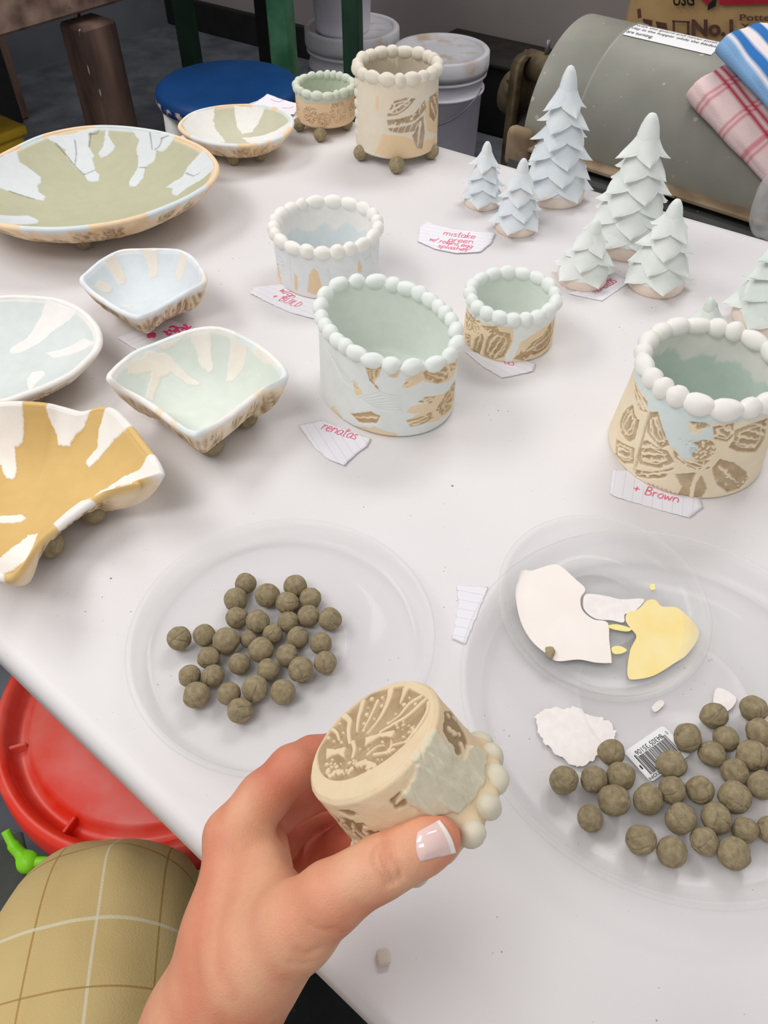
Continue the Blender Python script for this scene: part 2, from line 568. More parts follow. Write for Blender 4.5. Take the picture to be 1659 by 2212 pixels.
M['glaze_dry'] = surf('dried_glaze', (250, 244, 240), (243, 236, 233), rough=0.7, scale=160)
M['label_white'] = surf('label_paper', (240, 240, 242), rough=0.5)
M['hose'] = surf('black_cable', (14, 14, 15), rough=0.6)
# ------------------------------------------------------------ the setting
FZ = -TZ                                           # floor height relative to the table top, for P()
A = P(1659, 496) - P(640, 208); A = A / np.linalg.norm(A)      # along the far table edge
NN = np.array([-A[1], A[0], 0.0])                              # across the table, away from the camera


def struct(name, V, F, mat, parent=None, smooth=False):
    o = build(name, V, F, mat, parent, smooth=smooth)
    if parent is None:
        o['kind'] = 'structure'
    return o


struct('floor', *box(0.3, 1.2, -0.05, 7.0, 7.0, 0.1), M['floor'])
wb0 = P(1060, 225, FZ)
wl0 = P(290, 180, FZ); wl1 = P(395, 140, FZ); WL = (wl1 - wl0); WL = WL / np.linalg.norm(WL)
wl0 = wl0 + np.array([-WL[1], WL[0], 0]) * 0.45
mat2 = np.array([[A[0], -WL[0]], [A[1], -WL[1]]])
k = np.linalg.solve(mat2, (wl0 - wb0)[:2])
corner = wb0 + A * k[0]
wc = corner + A * 1.75 + NN * 0.05
struct('wall_back', *box(wc[0], wc[1], 1.35, 3.5, 0.1, 2.7, A), M['wall'])
wn = np.array([-WL[1], WL[0], 0])
wc = corner - WL * 1.5 + wn * 0.05
struct('wall_left', *box(wc[0], wc[1], 1.35, 3.0, 0.1, 2.7, WL), M['wall_dark'])
bc = corner + A * 1.75 - NN * 0.012
struct('baseboard_back', *box(bc[0], bc[1], 0.06, 3.5, 0.024, 0.12, A, bev=0.004), M['black'])
tp = P(1356, 30, -0.2)
s_tr = float(np.dot(tp - corner, A)) + 0.72
tc_ = corner + A * s_tr - NN * 0.015
struct('trim_1', *box(tc_[0], tc_[1], 1.2, 0.07, 0.03, 2.4, A, bev=0.004), M['bucket'])
tc_ = corner + A * 0.62 - NN * 0.004
struct('trim_2', *box(tc_[0], tc_[1], 1.35, 0.012, 0.008, 2.4, A), M['wall_dark'])

# ------------------------------------------------------------ white folding table
C1 = P(570, 204)[:2]; C2 = C1 + A[:2] * 1.75
na, nb = P(0, 1418)[:2], P(783, 2178)[:2]
nd = (nb - na) / np.linalg.norm(nb - na)
ln = -NN[:2]
m2 = np.array([[ln[0], -nd[0]], [ln[1], -nd[1]]])
C0 = C1 + ln * np.linalg.solve(m2, na - C1)[0]
C3 = C2 + ln * np.linalg.solve(m2, na - C2)[0]
quad = [C0, C3, C2, C1]


def round_outline(q, r, n=10):
    out = []
    q = [np.asarray(t, float) for t in q]
    for i in range(len(q)):
        a, b, c = q[i - 1], q[i], q[(i + 1) % len(q)]
        u = (a - b) / np.linalg.norm(a - b); v = (c - b) / np.linalg.norm(c - b)
        ang = math.acos(np.clip(u @ v, -1, 1)); d = r / math.tan(ang / 2)
        p0, p2 = b + u * d, b + v * d
        for t in np.linspace(0, 1, n):
            out.append((1 - t) ** 2 * p0 + 2 * t * (1 - t) * b + t * t * p2)
    return np.array(out)


ol = round_outline(quad, 0.045)
tn = np.roll(ol, -1, 0) - np.roll(ol, 1, 0); tn /= np.linalg.norm(tn, axis=1)[:, None]
inw = np.stack([-tn[:, 1], tn[:, 0]], 1)
table = thing('folding_table', 'long white plastic folding table covered with bisque pottery', 'table', (*((C0 + C2) / 2), 0))
prof = [(0.03, -0.028), (0.004, -0.028), (0.0, -0.024), (0.0, -0.008), (0.0015, -0.003), (0.005, 0.0), (0.011, 0.0004), (0.017, 0.0003), (0.022, 0.0), (0.03, 0.0)]
G = np.zeros((len(ol), len(prof), 3))
for j, (d, z) in enumerate(prof):
    G[:, j, :2] = ol + inw * d; G[:, j, 2] = TZ + z
nv = len(prof)
F = [list(f) for f in grid_faces(len(ol), nv, True)]
F.append([i * nv + nv - 1 for i in range(len(ol))]); F.append([i * nv for i in range(len(ol))][::-1])
build('tabletop', G.reshape(-1, 3), F, M['table'], table, smooth=True)
for (s, t) in ((0.22, 0.14), (0.22, 0.62), (1.5, 0.14), (1.5, 0.6)):
    q = C1 + A[:2] * s + ln * t
    build('leg', *tube([(q[0], q[1], 0.0), (q[0], q[1], 0.3), (q[0], q[1], TZ - 0.028)], 0.014, 12), M['metal_grey'], table)

# ------------------------------------------------------------ brown work bench (upper left)
b0 = P(0, 82, -0.12); b1 = P(270, 2, -0.12); BD = (b1 - b0); BD[2] = 0; BD /= np.linalg.norm(BD); BN = np.array([-BD[1], BD[0], 0])
bench = thing('work_bench', 'heavy worn brown wooden work bench behind the table', 'bench', (b0[0], b0[1], 0))
c = b1 + BD * 0.35 + BN * 0.02
cc = (b0 + b1) / 2 + BD * 0.0
q = b1 - BD * 0.88 + BN * 0.022
build('apron', *box(q[0], q[1], TZ - 0.12 + 0.075, 2.0, 0.045, 0.15, BD, bev=0.006), M['wood_top'], bench, smooth=False)
q = q + BN * 0.27
build('bench_top', *box(q[0], q[1], TZ + 0.055, 2.1, 0.62, 0.045, BD, bev=0.006), M['wood_top'], bench, smooth=False)
for lx, ly, back in ((212, 42, 0.0), (92, 60, 0.62)):
    q = P(lx, ly, -0.13) + BN * (0.045 + back)
    if back:
        q = P(lx, 92, -0.42) + BN * 0.35
    build('leg', *box(q[0], q[1], 0.30, 0.096, 0.09, 0.60, BD, bev=0.006), M['wood_dark'], bench, smooth=False)
q = P(60, 120, -0.4) + BN * 0.40 - BD * 0.42
build('shade_panel', *box(q[0], q[1], 0.36, 1.1, 0.02, 0.70, BD), M['black'], bench, smooth=False)  # added black sheet standing in for the dark under the bench
pth = smooth_poly([P(272, 2, -0.18) + BN * .25, P(279, 22, -0.22) + BN * .25, P(291, 42, -0.26) + BN * .25, P(284, 66, -0.33) + BN * .25, P(278, 105, -0.45) + BN * .25, P(270, 170, -0.7) + BN * .25], 5, False)
tag(build('power_cable', *tube(pth, 0.005, 8), M['hose'], loc=pth[-1]), 'thin black cable hanging down beside the brown bench leg', 'cable')
yb = P(-62, 268, -0.36)
yt = thing('yellow_crate', 'yellow plastic crate on the floor under the bench', 'crate', (yb[0], yb[1], 0))
build('crate_body', *box(yb[0] - 0.03, yb[1] + 0.06, 0.17, 0.14, 0.24, 0.34, BD, bev=0.012, seg=2), M['yellow'], yt)
build('crate_rim', *box(yb[0] - 0.03, yb[1] + 0.06, 0.35, 0.155, 0.255, 0.024, BD, bev=0.006, seg=2), M['yellow'], yt)

# ------------------------------------------------------------ blue stool
sc_ = P(491, 178, -0.224); sr = 0.163; sz = TZ - 0.224
stool = thing('stool', 'round stool with chipped bright blue seat and white legs', 'stool', (sc_[0], sc_[1], 0))
prof = [(0.001, 0.0), (0.08, 0.0008), (sr - 0.02, 0.0), (sr - 0.008, -0.003), (sr - 0.002, -0.009), (sr, -0.016)]
build('seat', *lathe(prof, 72, (sc_[0], sc_[1], sz)), M['blue'], stool)
build('seat_edge', *lathe([(sr, -0.016), (sr + 0.0005, -0.024), (sr - 0.003, -0.034), (sr - 0.02, -0.036), (0.001, -0.036)], 72, (sc_[0], sc_[1], sz)), M['chip'], stool)
for a in (math.radians(208), math.radians(298), math.radians(28), math.radians(118)):
    e = np.array([math.cos(a), math.sin(a), 0])
    t0 = sc_ * [1, 1, 0] + e * 0.135 + [0, 0, sz - 0.036]; t1 = sc_ * [1, 1, 0] + e * 0.165
    build('leg', *tube([t1, (t0 + t1) / 2, t0], [0.017, 0.019, 0.021], 14), M['white_paint'], stool)

# ------------------------------------------------------------ green stand
g1 = P(610, 75, -0.19); g2 = P(762, 75, -0.17); g3 = P(405, 70, -0.34); g4 = P(573, 55, -0.36)
gc = (g1 + g2 + g3 + g4) / 4
stand = thing('green_stand', 'green painted wooden stand with peeling legs beside blue stool', 'stand', (gc[0], gc[1], 0))
for q, w, mt in ((g1, 0.052, 'green'), (g2, 0.040, 'green_shaded'), (g3, 0.05, 'green_shaded'), (g4, 0.045, 'black')):
    build('leg', *box(q[0], q[1], 0.42, w, w, 0.84, A + 0.35 * NN, bev=0.004), M[mt], stand, smooth=False)
build('stand_top', *box(gc[0], gc[1], 0.855, 0.75, 0.55, 0.03, WL, bev=0.005), M['green'], stand, smooth=False)


# ------------------------------------------------------------ buckets
def bucket(name, label, c, R, h, mats, group=None, dusty=False):
    t = thing(name, label, 'bucket', (c[0], c[1], 0), group)
    r0 = R * 0.86
    pr = [(0.001, 0.0), (r0, 0.0), (r0 + 0.002, 0.004)]
    for z, dr in ((h * 0.70, 0), (h * 0.705, 0.007), (h * 0.722, 0.007), (h * 0.728, 0), (h * 0.82, 0), (h * 0.825, 0.009), (h * 0.845, 0.009), (h * 0.85, 0), (h * 0.9, 0)):
        rr = r0 + (R - r0) * (z / h) - 0.004 + dr
        pr.append((rr, z))
    build('body', *lathe(pr, 64, (c[0], c[1], 0)), mats[0], t)
    lid = [(R - 0.004, h * 0.865), (R + 0.004, h * 0.86), (R + 0.006, h * 0.9), (R + 0.005, h - 0.004), (R + 0.001, h), (R - 0.010, h), (R - 0.014, h - 0.004), (R - 0.016, h - 0.010), (R * 0.5, h - 0.009), (0.001, h - 0.009)]
    ld = build('lid', *lathe(lid, 72, (c[0], c[1], 0)), mats[1], t)
    th = np.linspace(0, math.pi, 24)
    hp = [np.array([c[0], c[1], h * 0.78]) + (R + 0.008) * (math.cos(a) * A + math.sin(a) * (-NN * 0.86)) + np.array([0, 0, -0.10 * math.sin(a)]) for a in th]
    build('wire_handle', *tube(hp, 0.0022, 6), M['metal_grey'], t)
    return t


k2 = P(953, 104, 0.37 - TZ)
b2 = bucket('plastic_bucket', 'white plastic bucket with dusty lid just behind the tall cream pot', k2, 0.140, 0.37, (M['bucket'], M['bucket_lid']))
lp = P(962, 283, -0.66)
cv, cf = [], None
ln_a = []
for i, a in enumerate(np.linspace(-0.2, 0.2, 8)):
    base_a = math.atan2(-k2[1] + lp[1] * 0, -k2[0]) - 0.05 + a
    for z in (0.075, 0.115):
        r = 0.140 * (0.86 + 0.14 * z / 0.37) - 0.003
        cv.append([k2[0] + r * math.cos(base_a), k2[1] + r * math.sin(base_a), z])
build('blue_label', np.array(cv), [[2 * i, 2 * i + 2, 2 * i + 3, 2 * i + 1] for i in range(7)], M['blue'], b2)
k1 = P(760, 55, 0.37 - TZ)
bucket('plastic_bucket', 'white plastic bucket with a grey tub on its lid behind green leg', k1, 0.145, 0.37, (M['bucket'], M['bucket_lid']))
tb = thing('plastic_tub', 'grey-blue plastic tub standing on the lid of a white bucket', 'tub', (k1[0] - 0.04, k1[1], 0.37 - 0.009))
tcx = (k1[0] - 0.028, k1[1] - 0.01, 0.361)
build('tub_body', *lathe([(0.001, 0), (0.082, 0), (0.085, 0.01), (0.094, 0.16), (0.099, 0.162), (0.099, 0.17), (0.094, 0.17)], 48, tcx), M['bucket'], tb)
build('tub_lid', *lathe([(0.097, 0.168), (0.101, 0.170), (0.101, 0.182), (0.095, 0.184), (0.001, 0.181)], 48, tcx), M['bucket'], tb)

bk = P(1078, 215, FZ)
cr = thing('black_crate', 'black plastic crate on the floor beside the white bucket', 'crate', (bk[0], bk[1], 0))
cq = np.array([bk[0], bk[1], 0]) - NN * 0.2 + A * 0.06
build('crate_body', *box(cq[0], cq[1], 0.11, 0.42, 0.22, 0.22, A, bev=0.012, seg=2), M['black'], cr)
build('crate_rim', *box(cq[0], cq[1], 0.228, 0.44, 0.24, 0.022, A, bev=0.006), M['dark_metal'], cr)

# ------------------------------------------------------------ grey clay mixer
zf = -0.16; MR = 0.16
q0 = P(1270, 340, zf); q1 = P(1640, 455, zf)
MD = (q1 - q0); MD /= np.linalg.norm(MD); MN = np.array([-MD[1], MD[0], 0.0])
ax0 = q0 + MN * MR                                      # a point of the drum axis


def drum(s, th, h=0.0):
    """place on the drum: s along the axis, th from the front flange (0) over the top (pi/2)"""
    r = MR + h
    return ax0 + MD * s - MN * (math.cos(th) * r) + np.array([0, 0, math.sin(th) * r])


def drum_hit(px, py):
    d = ray(px, py); o = CAMP - ax0
    dn, dz = d @ MN, d[2]; on, oz = o @ MN, o[2]
    a = dn * dn + dz * dz; b = 2 * (on * dn + oz * dz); c = on * on + oz * oz - MR * MR
    disc = b * b - 4 * a * c
    t = (-b - math.sqrt(max(disc, 0))) / (2 * a)
    p = o + d * t
    return float(p @ MD), math.atan2(p[2], -(p @ MN))


sL = drum_hit(1150, 205)[0]
sR = sL + 0.75
mixer = thing('clay_mixer', 'grey drum-shaped metal clay mixer with warning label beside the table', 'clay mixer', (ax0[0], ax0[1], 0))
ths = np.linspace(-0.03, math.pi + 0.03, 48)
parts = []
G = np.array([[drum(s, t) for t in ths] for s in (sL, sL + 0.004, sL + 0.09, sL + 0.0915, sL + 0.097, sL + 0.0985, sR)])
for i, dh in ((3, 0.0022), (4, 0.0022)):
    G[i] = [drum((sL + 0.0915, sL + 0.097)[i - 3], t, dh) for t in ths]
hood = build('hood', G.reshape(-1, 3), grid_faces(7, 48, False, flip=True), M['grey_machine'], mixer)
endV = [drum(sL, t) for t in ths]
build('end_plate', np.array(endV), [list(range(len(endV)))], M['grey_machine'], mixer, smooth=False)
fz = TZ + zf
fc = q0 + MD * ((sL + sR) / 2) - MN * 0.004
build('flange', *box(fc[0], fc[1], fz - 0.006, sR - sL + 0.03, 0.05, 0.008, MD, bev=0.002), M['rust'], mixer, smooth=False)
fb = ax0 + MD * ((sL + sR) / 2)
build('trough', *box(fb[0], fb[1], fz - 0.012 - 0.11, sR - sL + 0.02, 2 * MR + 0.07, 0.20, MD, bev=0.006), M['steel_dust'], mixer, smooth=False)
build('frame', *box(fb[0], fb[1], 0.18, sR - sL - 0.1, 2 * MR - 0.06, 0.36, MD, bev=0.006), M['dark_metal'], mixer, smooth=False)
for px, py in ((1527, 397),):
    bq = P(px, py, zf + 0.004)
    build('bolt', *lathe([(0.001, 0.006), (0.008, 0.005), (0.011, 0.0), (0.011, -0.004)], 14, bq), M['rust'], mixer)
ear = P(1122, 318, zf - 0.01)
build('hinge_ear', *box(ear[0], ear[1], ear[2], 0.05, 0.03, 0.07, MD, bev=0.012, seg=2), M['rust'], mixer)
# the drive at the left end: shaft, flange plate, hub
sh0 = drum(sL, math.pi / 2) * [1, 1, 0] + [0, 0, TZ - 0.085] - MN * 0.04
build('drive_shaft', *cyl(sh0, sh0 - MD * 0.075, 0.026), M['brass'], mixer)
p1_ = sh0 - MD * 0.075
build('gear_plate', *box(p1_[0], p1_[1], p1_[2] - 0.085, 0.014, 0.085, 0.21, MD, bev=0.02, seg=2), M['brass'], mixer)
p2_ = p1_ - MD * 0.01 + np.array([0, 0, -0.055])
build('hub', *cyl(p2_, p2_ - MD * 0.03, 0.042, 0.036), M['brass'], mixer)
for dz, dn in ((0.008, 0.02), (-0.02, -0.03), (-0.15, 0.02)):
    bq = p1_ + np.array([0, 0, dz]) + MN * dn
    build('bolt', *cyl(bq, bq - MD * 0.022, 0.009, n=8), M['brass'], mixer, smooth=False)
gp = sh0 - MD * 0.04 + np.array([0, 0, 0.026])
build('grease_nipple', *cyl(gp, gp + np.array([0, 0, 0.022]), 0.005, 0.004, 10), M['metal_grey'], mixer)
build('motor_case', *cyl(p1_ + np.array([0, 0, -0.12]) + MD * 0.0, p1_ + np.array([0, 0, -0.12]) + MD * 0.07, 0.05), M['dark_metal'], mixer)


def text_2d(body, bold=0.0):
    cu = bpy.data.curves.new('lettering', 'FONT'); cu.body = body; cu.size = 1.0; cu.resolution_u = 3; cu.offset = bold
    ob = bpy.data.objects.new('lettering', cu); COL.objects.link(ob)
    dg = bpy.context.evaluated_depsgraph_get(); dg.update()
    ev = ob.evaluated_get(dg); me = ev.to_mesh()
    V = np.array([v.co[:] for v in me.vertices]); F = [list(p.vertices) for p in me.polygons]
    ev.to_mesh_clear()
    bpy.data.objects.remove(ob); bpy.data.curves.remove(cu)
    return V, F


def text_on(name, body, fn, mat, parent, bold=0.0):
    """flat lettering; fn maps lettering coordinates (0..1 across, 0..1 up) to a place"""
    V, F = text_2d(body, bold)
    x0, x1 = V[:, 0].min(), V[:, 0].max(); y0, y1 = V[:, 1].min(), V[:, 1].max()
    W = np.array([fn((v[0] - x0) / (x1 - x0), (v[1] - y0) / (y1 - y0)) for v in V])
    return build(name, W, F, mat, parent, smooth=False)


# warning label on the hood
sa, ta = drum_hit(1345, 72); sb, _ = drum_hit(1542, 114); t_lo = ta
t_lo = drum_hit(1440, 98)[1]; t_hi = t_lo + 0.36
G = np.array([[drum(sa + (sb - sa) * u, t_lo + (t_hi - t_lo) * v, 0.0012) for v in np.linspace(0, 1, 8)] for u in np.linspace(0, 1, 12)])
lab = build('warning_label', G.reshape(-1, 3), grid_faces(12, 8, flip=True), M['label_white'], mixer)
lab['label'] = 'white printed warning label'
for i, (tx, wd) in enumerate((('with the guard and never push', 0.90), ('clay in the hopper while the blades', 0.94), ('are turning.', 0.30))):
    v1 = 0.88 - i * 0.30; v0 = v1 - 0.2
    text_on('lettering', tx, lambda u, v, wd=wd, v0=v0, v1=v1: drum(sa + (sb - sa) * (0.03 + wd * u), t_lo + (t_hi - t_lo) * (v0 + (v1 - v0) * v), 0.002), M['ink_black'], lab)


# ------------------------------------------------------------ folded towels on the drum
def towel(name, label, e0, e1, width, lift, loop, colour, mat, back=0.0):
    sa_, ta_ = drum_hit(*e0); sb_, tb_ = drum_hit(*e1)
    na_, nb_ = 60, 90
    half = nb_ // 2
    V = np.zeros((na_, nb_, 3)); C = np.zeros((na_, nb_, 3))
    for i in range(na_):
        a = -0.06 + 1.5 * i / (na_ - 1)
        s0 = sa_ + (sb_ - sa_) * a; t0 = ta_ + (tb_ - ta_) * a
        gap = loop * (1.0 - 0.5 * min(1, max(a, 0))) + 0.0008 * math.sin(a * 14)
        for j in range(nb_):
            u = j / (nb_ - 1)
            if u < 0.42:                       # lower layer, coming in to the fold
                b = (0.42 - u) / 0.42 * width; h = 0.0
                lay = 0
            elif u < 0.58:                     # round the fold
                w = (u - 0.42) / 0.16 * math.pi
                b = -math.sin(w) * gap * 0.55; h = (1 - math.cos(w)) * 0.5 * gap
                lay = 1
            else:
                b = (u - 0.58) / 0.42 * width; h = gap * (1 - 0.75 * min(1, b / width * 2.2)) + 0.003
                lay = 2
            wav = 0.0012 * math.sin(b * 160 + a * 9)
            dth = back * b / MR
            V[i, j] = drum(s0 + b * 0.45, t0 + 0.8 * b / MR, lift + max(h, 0) + wav * (lay == 2) + 0.002)
            C[i, j] = colour(a, u, b)
    o = build(name, V.reshape(-1, 3), grid_faces(na_, nb_), mat, cols=C.reshape(-1, 3), loc=drum(sa_, ta_, lift))
    tag(o, label, 'towel')
    md = o.modifiers.new('thick', 'SOLIDIFY'); md.thickness = 0.0028; md.offset = 0
    return o


M['towel'] = surf('terry_cloth', (255, 255, 255), attr=True, rough=0.95, scale=60, bump=1.0, bscale=700, spec=0.1)
BL, LB, WH = lin((58, 122, 190)), lin((140, 182, 226)), lin((240, 232, 232))
DB = lin((20, 84, 160)); PK = lin((240, 214, 212)); RD = lin((192, 44, 70)); LR = lin((226, 150, 160))


def blue_col(a, u, b):
    if u < 0.40:
        return DB
    if u < 0.50:
        return LB
    x = b * 1000
    for lim, cc in ((4, LB), (9, WH), (22, BL), (38, WH), (56, BL), (72, WH), (200, BL)):
        if x < lim:
            return cc
    return BL


def red_col(a, u, b):
    x = b * 1000 + (0 if u > 0.5 else 5)
    base = PK
    if abs((a * 9) % 3 - 1.1) < 0.12 or abs((a * 9) % 3 - 1.5) < 0.07 or abs((a * 9) % 3 - 0.75) < 0.05:
        base = LR
    if any(abs(x - l) < 0.9 for l in (9, 14, 30, 35, 60)) or (40 < x < 46):
        base = RD
    return base


towel('dish_towel', 'pink and red plaid dish towel folded on the grey mixer', (1512, 218), (1655, 372), 0.20, 0.002, 0.030, red_col, M['towel'])
towel('striped_towel', 'blue and white striped towel folded on top of the plaid towel', (1562, 166), (1672, 262), 0.18, 0.040, 0.022, blue_col, M['towel'])

# ------------------------------------------------------------ plaster sack behind the mixer
sk = P(1585, 60, -0.085)
fd = np.array([-sk[0] * 0.75, -sk[1], 0]); fd /= np.linalg.norm(fd)        # the way its front faces
sx = np.array([-fd[1], fd[0], 0])
sack = thing('plaster_sack', 'brown paper sack of plaster with printed lettering behind grey mixer', 'sack', (sk[0] - fd[0] * 0.08, sk[1] - fd[1] * 0.08, 0))
nu, nv = 96, 60
V = np.zeros((nu, nv, 3))
for i in range(nu):
    a = 2 * math.pi * i / nu
    ca, sa2 = math.cos(a), math.sin(a)
    X = 0.215 * np.sign(ca) * abs(ca) ** 0.55; Y = 0.085 * np.sign(sa2) * abs(sa2) ** 0.75
    for j in range(nv):
        z = j / (nv - 1)
        pin = min(1, (z * 14) ** 0.5, ((1 - z) * 10) ** 0.5)
        wr = 0.004 * (fbm(a * 3.0, z * 9, 5) - 0.5) * 2
        r = 0.97 + 0.05 * math.sin(z * 3.1)
        q = np.array([sk[0], sk[1], 0]) - fd * 0.085 + sx * X * r + fd * (Y * pin * r + wr)
        V[i, j] = [q[0], q[1], 0.002 + 0.92 * z]
F = [list(f) for f in grid_faces(nu, nv, True)] + [[i * nv for i in range(nu)][::-1], [i * nv + nv - 1 for i in range(nu)]]
build('paper_bag', V.reshape(-1, 3), F, M['kraft'], sack)


def on_sack(px, py):
    d = ray(px, py); p0 = sk + fd * 0.0075
    p = CAMP + d * (((p0 - CAMP) @ fd) / (d @ fd))
    return p


def sack_text(body, x0, y1, x1, y0, mat, bold=0.022):
    return text_on('lettering', body, lambda u, v: on_sack(x0 + (x1 - x0) * u, y1 + (y0 - y1) * v), M[mat], sack, bold=bold)


def sack_poly(pts, mat, name='print'):
    V = np.array([on_sack(*p) for p in pts])
    V2 = V - fd * 0.0012
    n = len(pts)
    F = [list(range(n)), list(range(n, 2 * n))[::-1]] + [[i, (i + 1) % n, n + (i + 1) % n, n + i] for i in range(n)]
    return build(name, V, [list(range(n))], M[mat], sack, smooth=False)


sack_text('USG', 1454, 13, 1500, -14, 'ink_black')
sack_text('No.1', 1494, 79, 1584, 42, 'kraft_print', 0.04)
sack_text('Pottery', 1598, 49, 1690, 31, 'kraft_print')
sack_text('Yeso para', 1600, 66, 1712, 51, 'kraft_print')
sack_text('Plaster', 1602, 86, 1690, 71, 'kraft_print')
sack_poly([(1376, 20), (1384, 18), (1386, 38), (1378, 40)], 'kraft_print')
sack_poly([(1388, 40), (1410, 44), (1408, 60), (1392, 56)], 'kraft_print')
sack_poly([(1416, 46), (1440, 50), (1442, 66), (1420, 62)], 'kraft_print')
sack_poly([(1514, -30), (1512, -2), (1529, 10), (1540, -2), (1552, -30)], 'red_print', 'red_band')
sack_poly([(1554, -30), (1554, 11), (1720, 8), (1720, -30)], 'red_print', 'red_band')
sack_poly([(1530, 9), (1528, 23), (1546, 13), (1550, -30), (1541, -30), (1541, 0)], 'ink_black', 'black_arrow')
for r_ in ([(1452, 44), (1490, 46), (1490, 50), (1452, 48)], [(1453, 44), (1458, 44), (1458, 74), (1453, 74)], [(1484, 46), (1489, 46), (1489, 76), (1484, 76)], [(1452, 71), (1490, 73), (1490, 77), (1452, 75)]):
    sack_poly(r_, 'kraft_print')
# clear plastic bag slumped at the end of the mixer
cb = P(1694, 458, zf + 0.02) - MN * 0.045
V0, F0 = ico(4)
nz_ = fbm(V0[:, 0] * 3 + 9, V0[:, 1] * 3 + V0[:, 2] * 2, 8)
Vb = V0 * (0.85 + 0.35 * nz_)[:, None] * [0.036, 0.036, 0.055] + cb + [0, 0, 0.03]
Vb[:, 2] = np.maximum(Vb[:, 2], TZ + zf + 0.001)
tag(build('plastic_bag', Vb, F0, M['clear_bag'], loc=(cb[0], cb[1], TZ + zf)), 'clear crumpled plastic bag at the right end of the mixer flange', 'plastic bag')
# ------------------------------------------------------------ pottery
CREAM = lin((246, 230, 204)); TAN = lin((236, 214, 180)); BROWN = lin((160, 132, 98)); PEACH = lin((242, 214, 178))
MINT = lin((236, 242, 239)); PBLUE = lin((235, 240, 242)); WHITE = lin((246, 243, 238)); SAGE = lin((206, 213, 196))
AQUA = lin((222, 234, 232)); CREAM2 = lin((236, 228, 212)); OLIVE = lin((192, 190, 162)); GREYB = lin((216, 221, 222))
YEL = lin((222, 188, 122)); CELAD = lin((233, 239, 232)); OFFW = lin((238, 230, 220))


def mix(a, b, t):
    t = np.asarray(t)[..., None]
    return np.asarray(a) * (1 - t) + np.asarray(b) * t


def cr(off, sc, pts):
    """points read in an enlarged crop -> photo pixels"""
    return [(off[0] + x / sc, off[1] + y / sc) for x, y in pts]


# --- rim beads and ball feet
SPH3 = ico(3); SPH2 = ico(2)


def blob_mesh(name, seed, mat, amp=0.10, sub=3):
    V, F = ico(sub)
    r = 1 + amp * (fbm(V[:, 0] * 1.3 + seed * 3.1, V[:, 1] * 1.3 + V[:, 2] * 0.9, seed, 2) - 0.5) * 2
    me = mesh_data(name, V * r[:, None], F)
    me.materials.append(mat)
    return me


BEADS = {k_: [blob_mesh('bead', i, M[k_]) for i in range(4)] for k_ in ('bead_white', 'bead_mint', 'bead_sage', 'bead_cream')}
FOOT = [blob_mesh('foot', 10 + i, M['clay_ball'], 0.08) for i in range(3)]


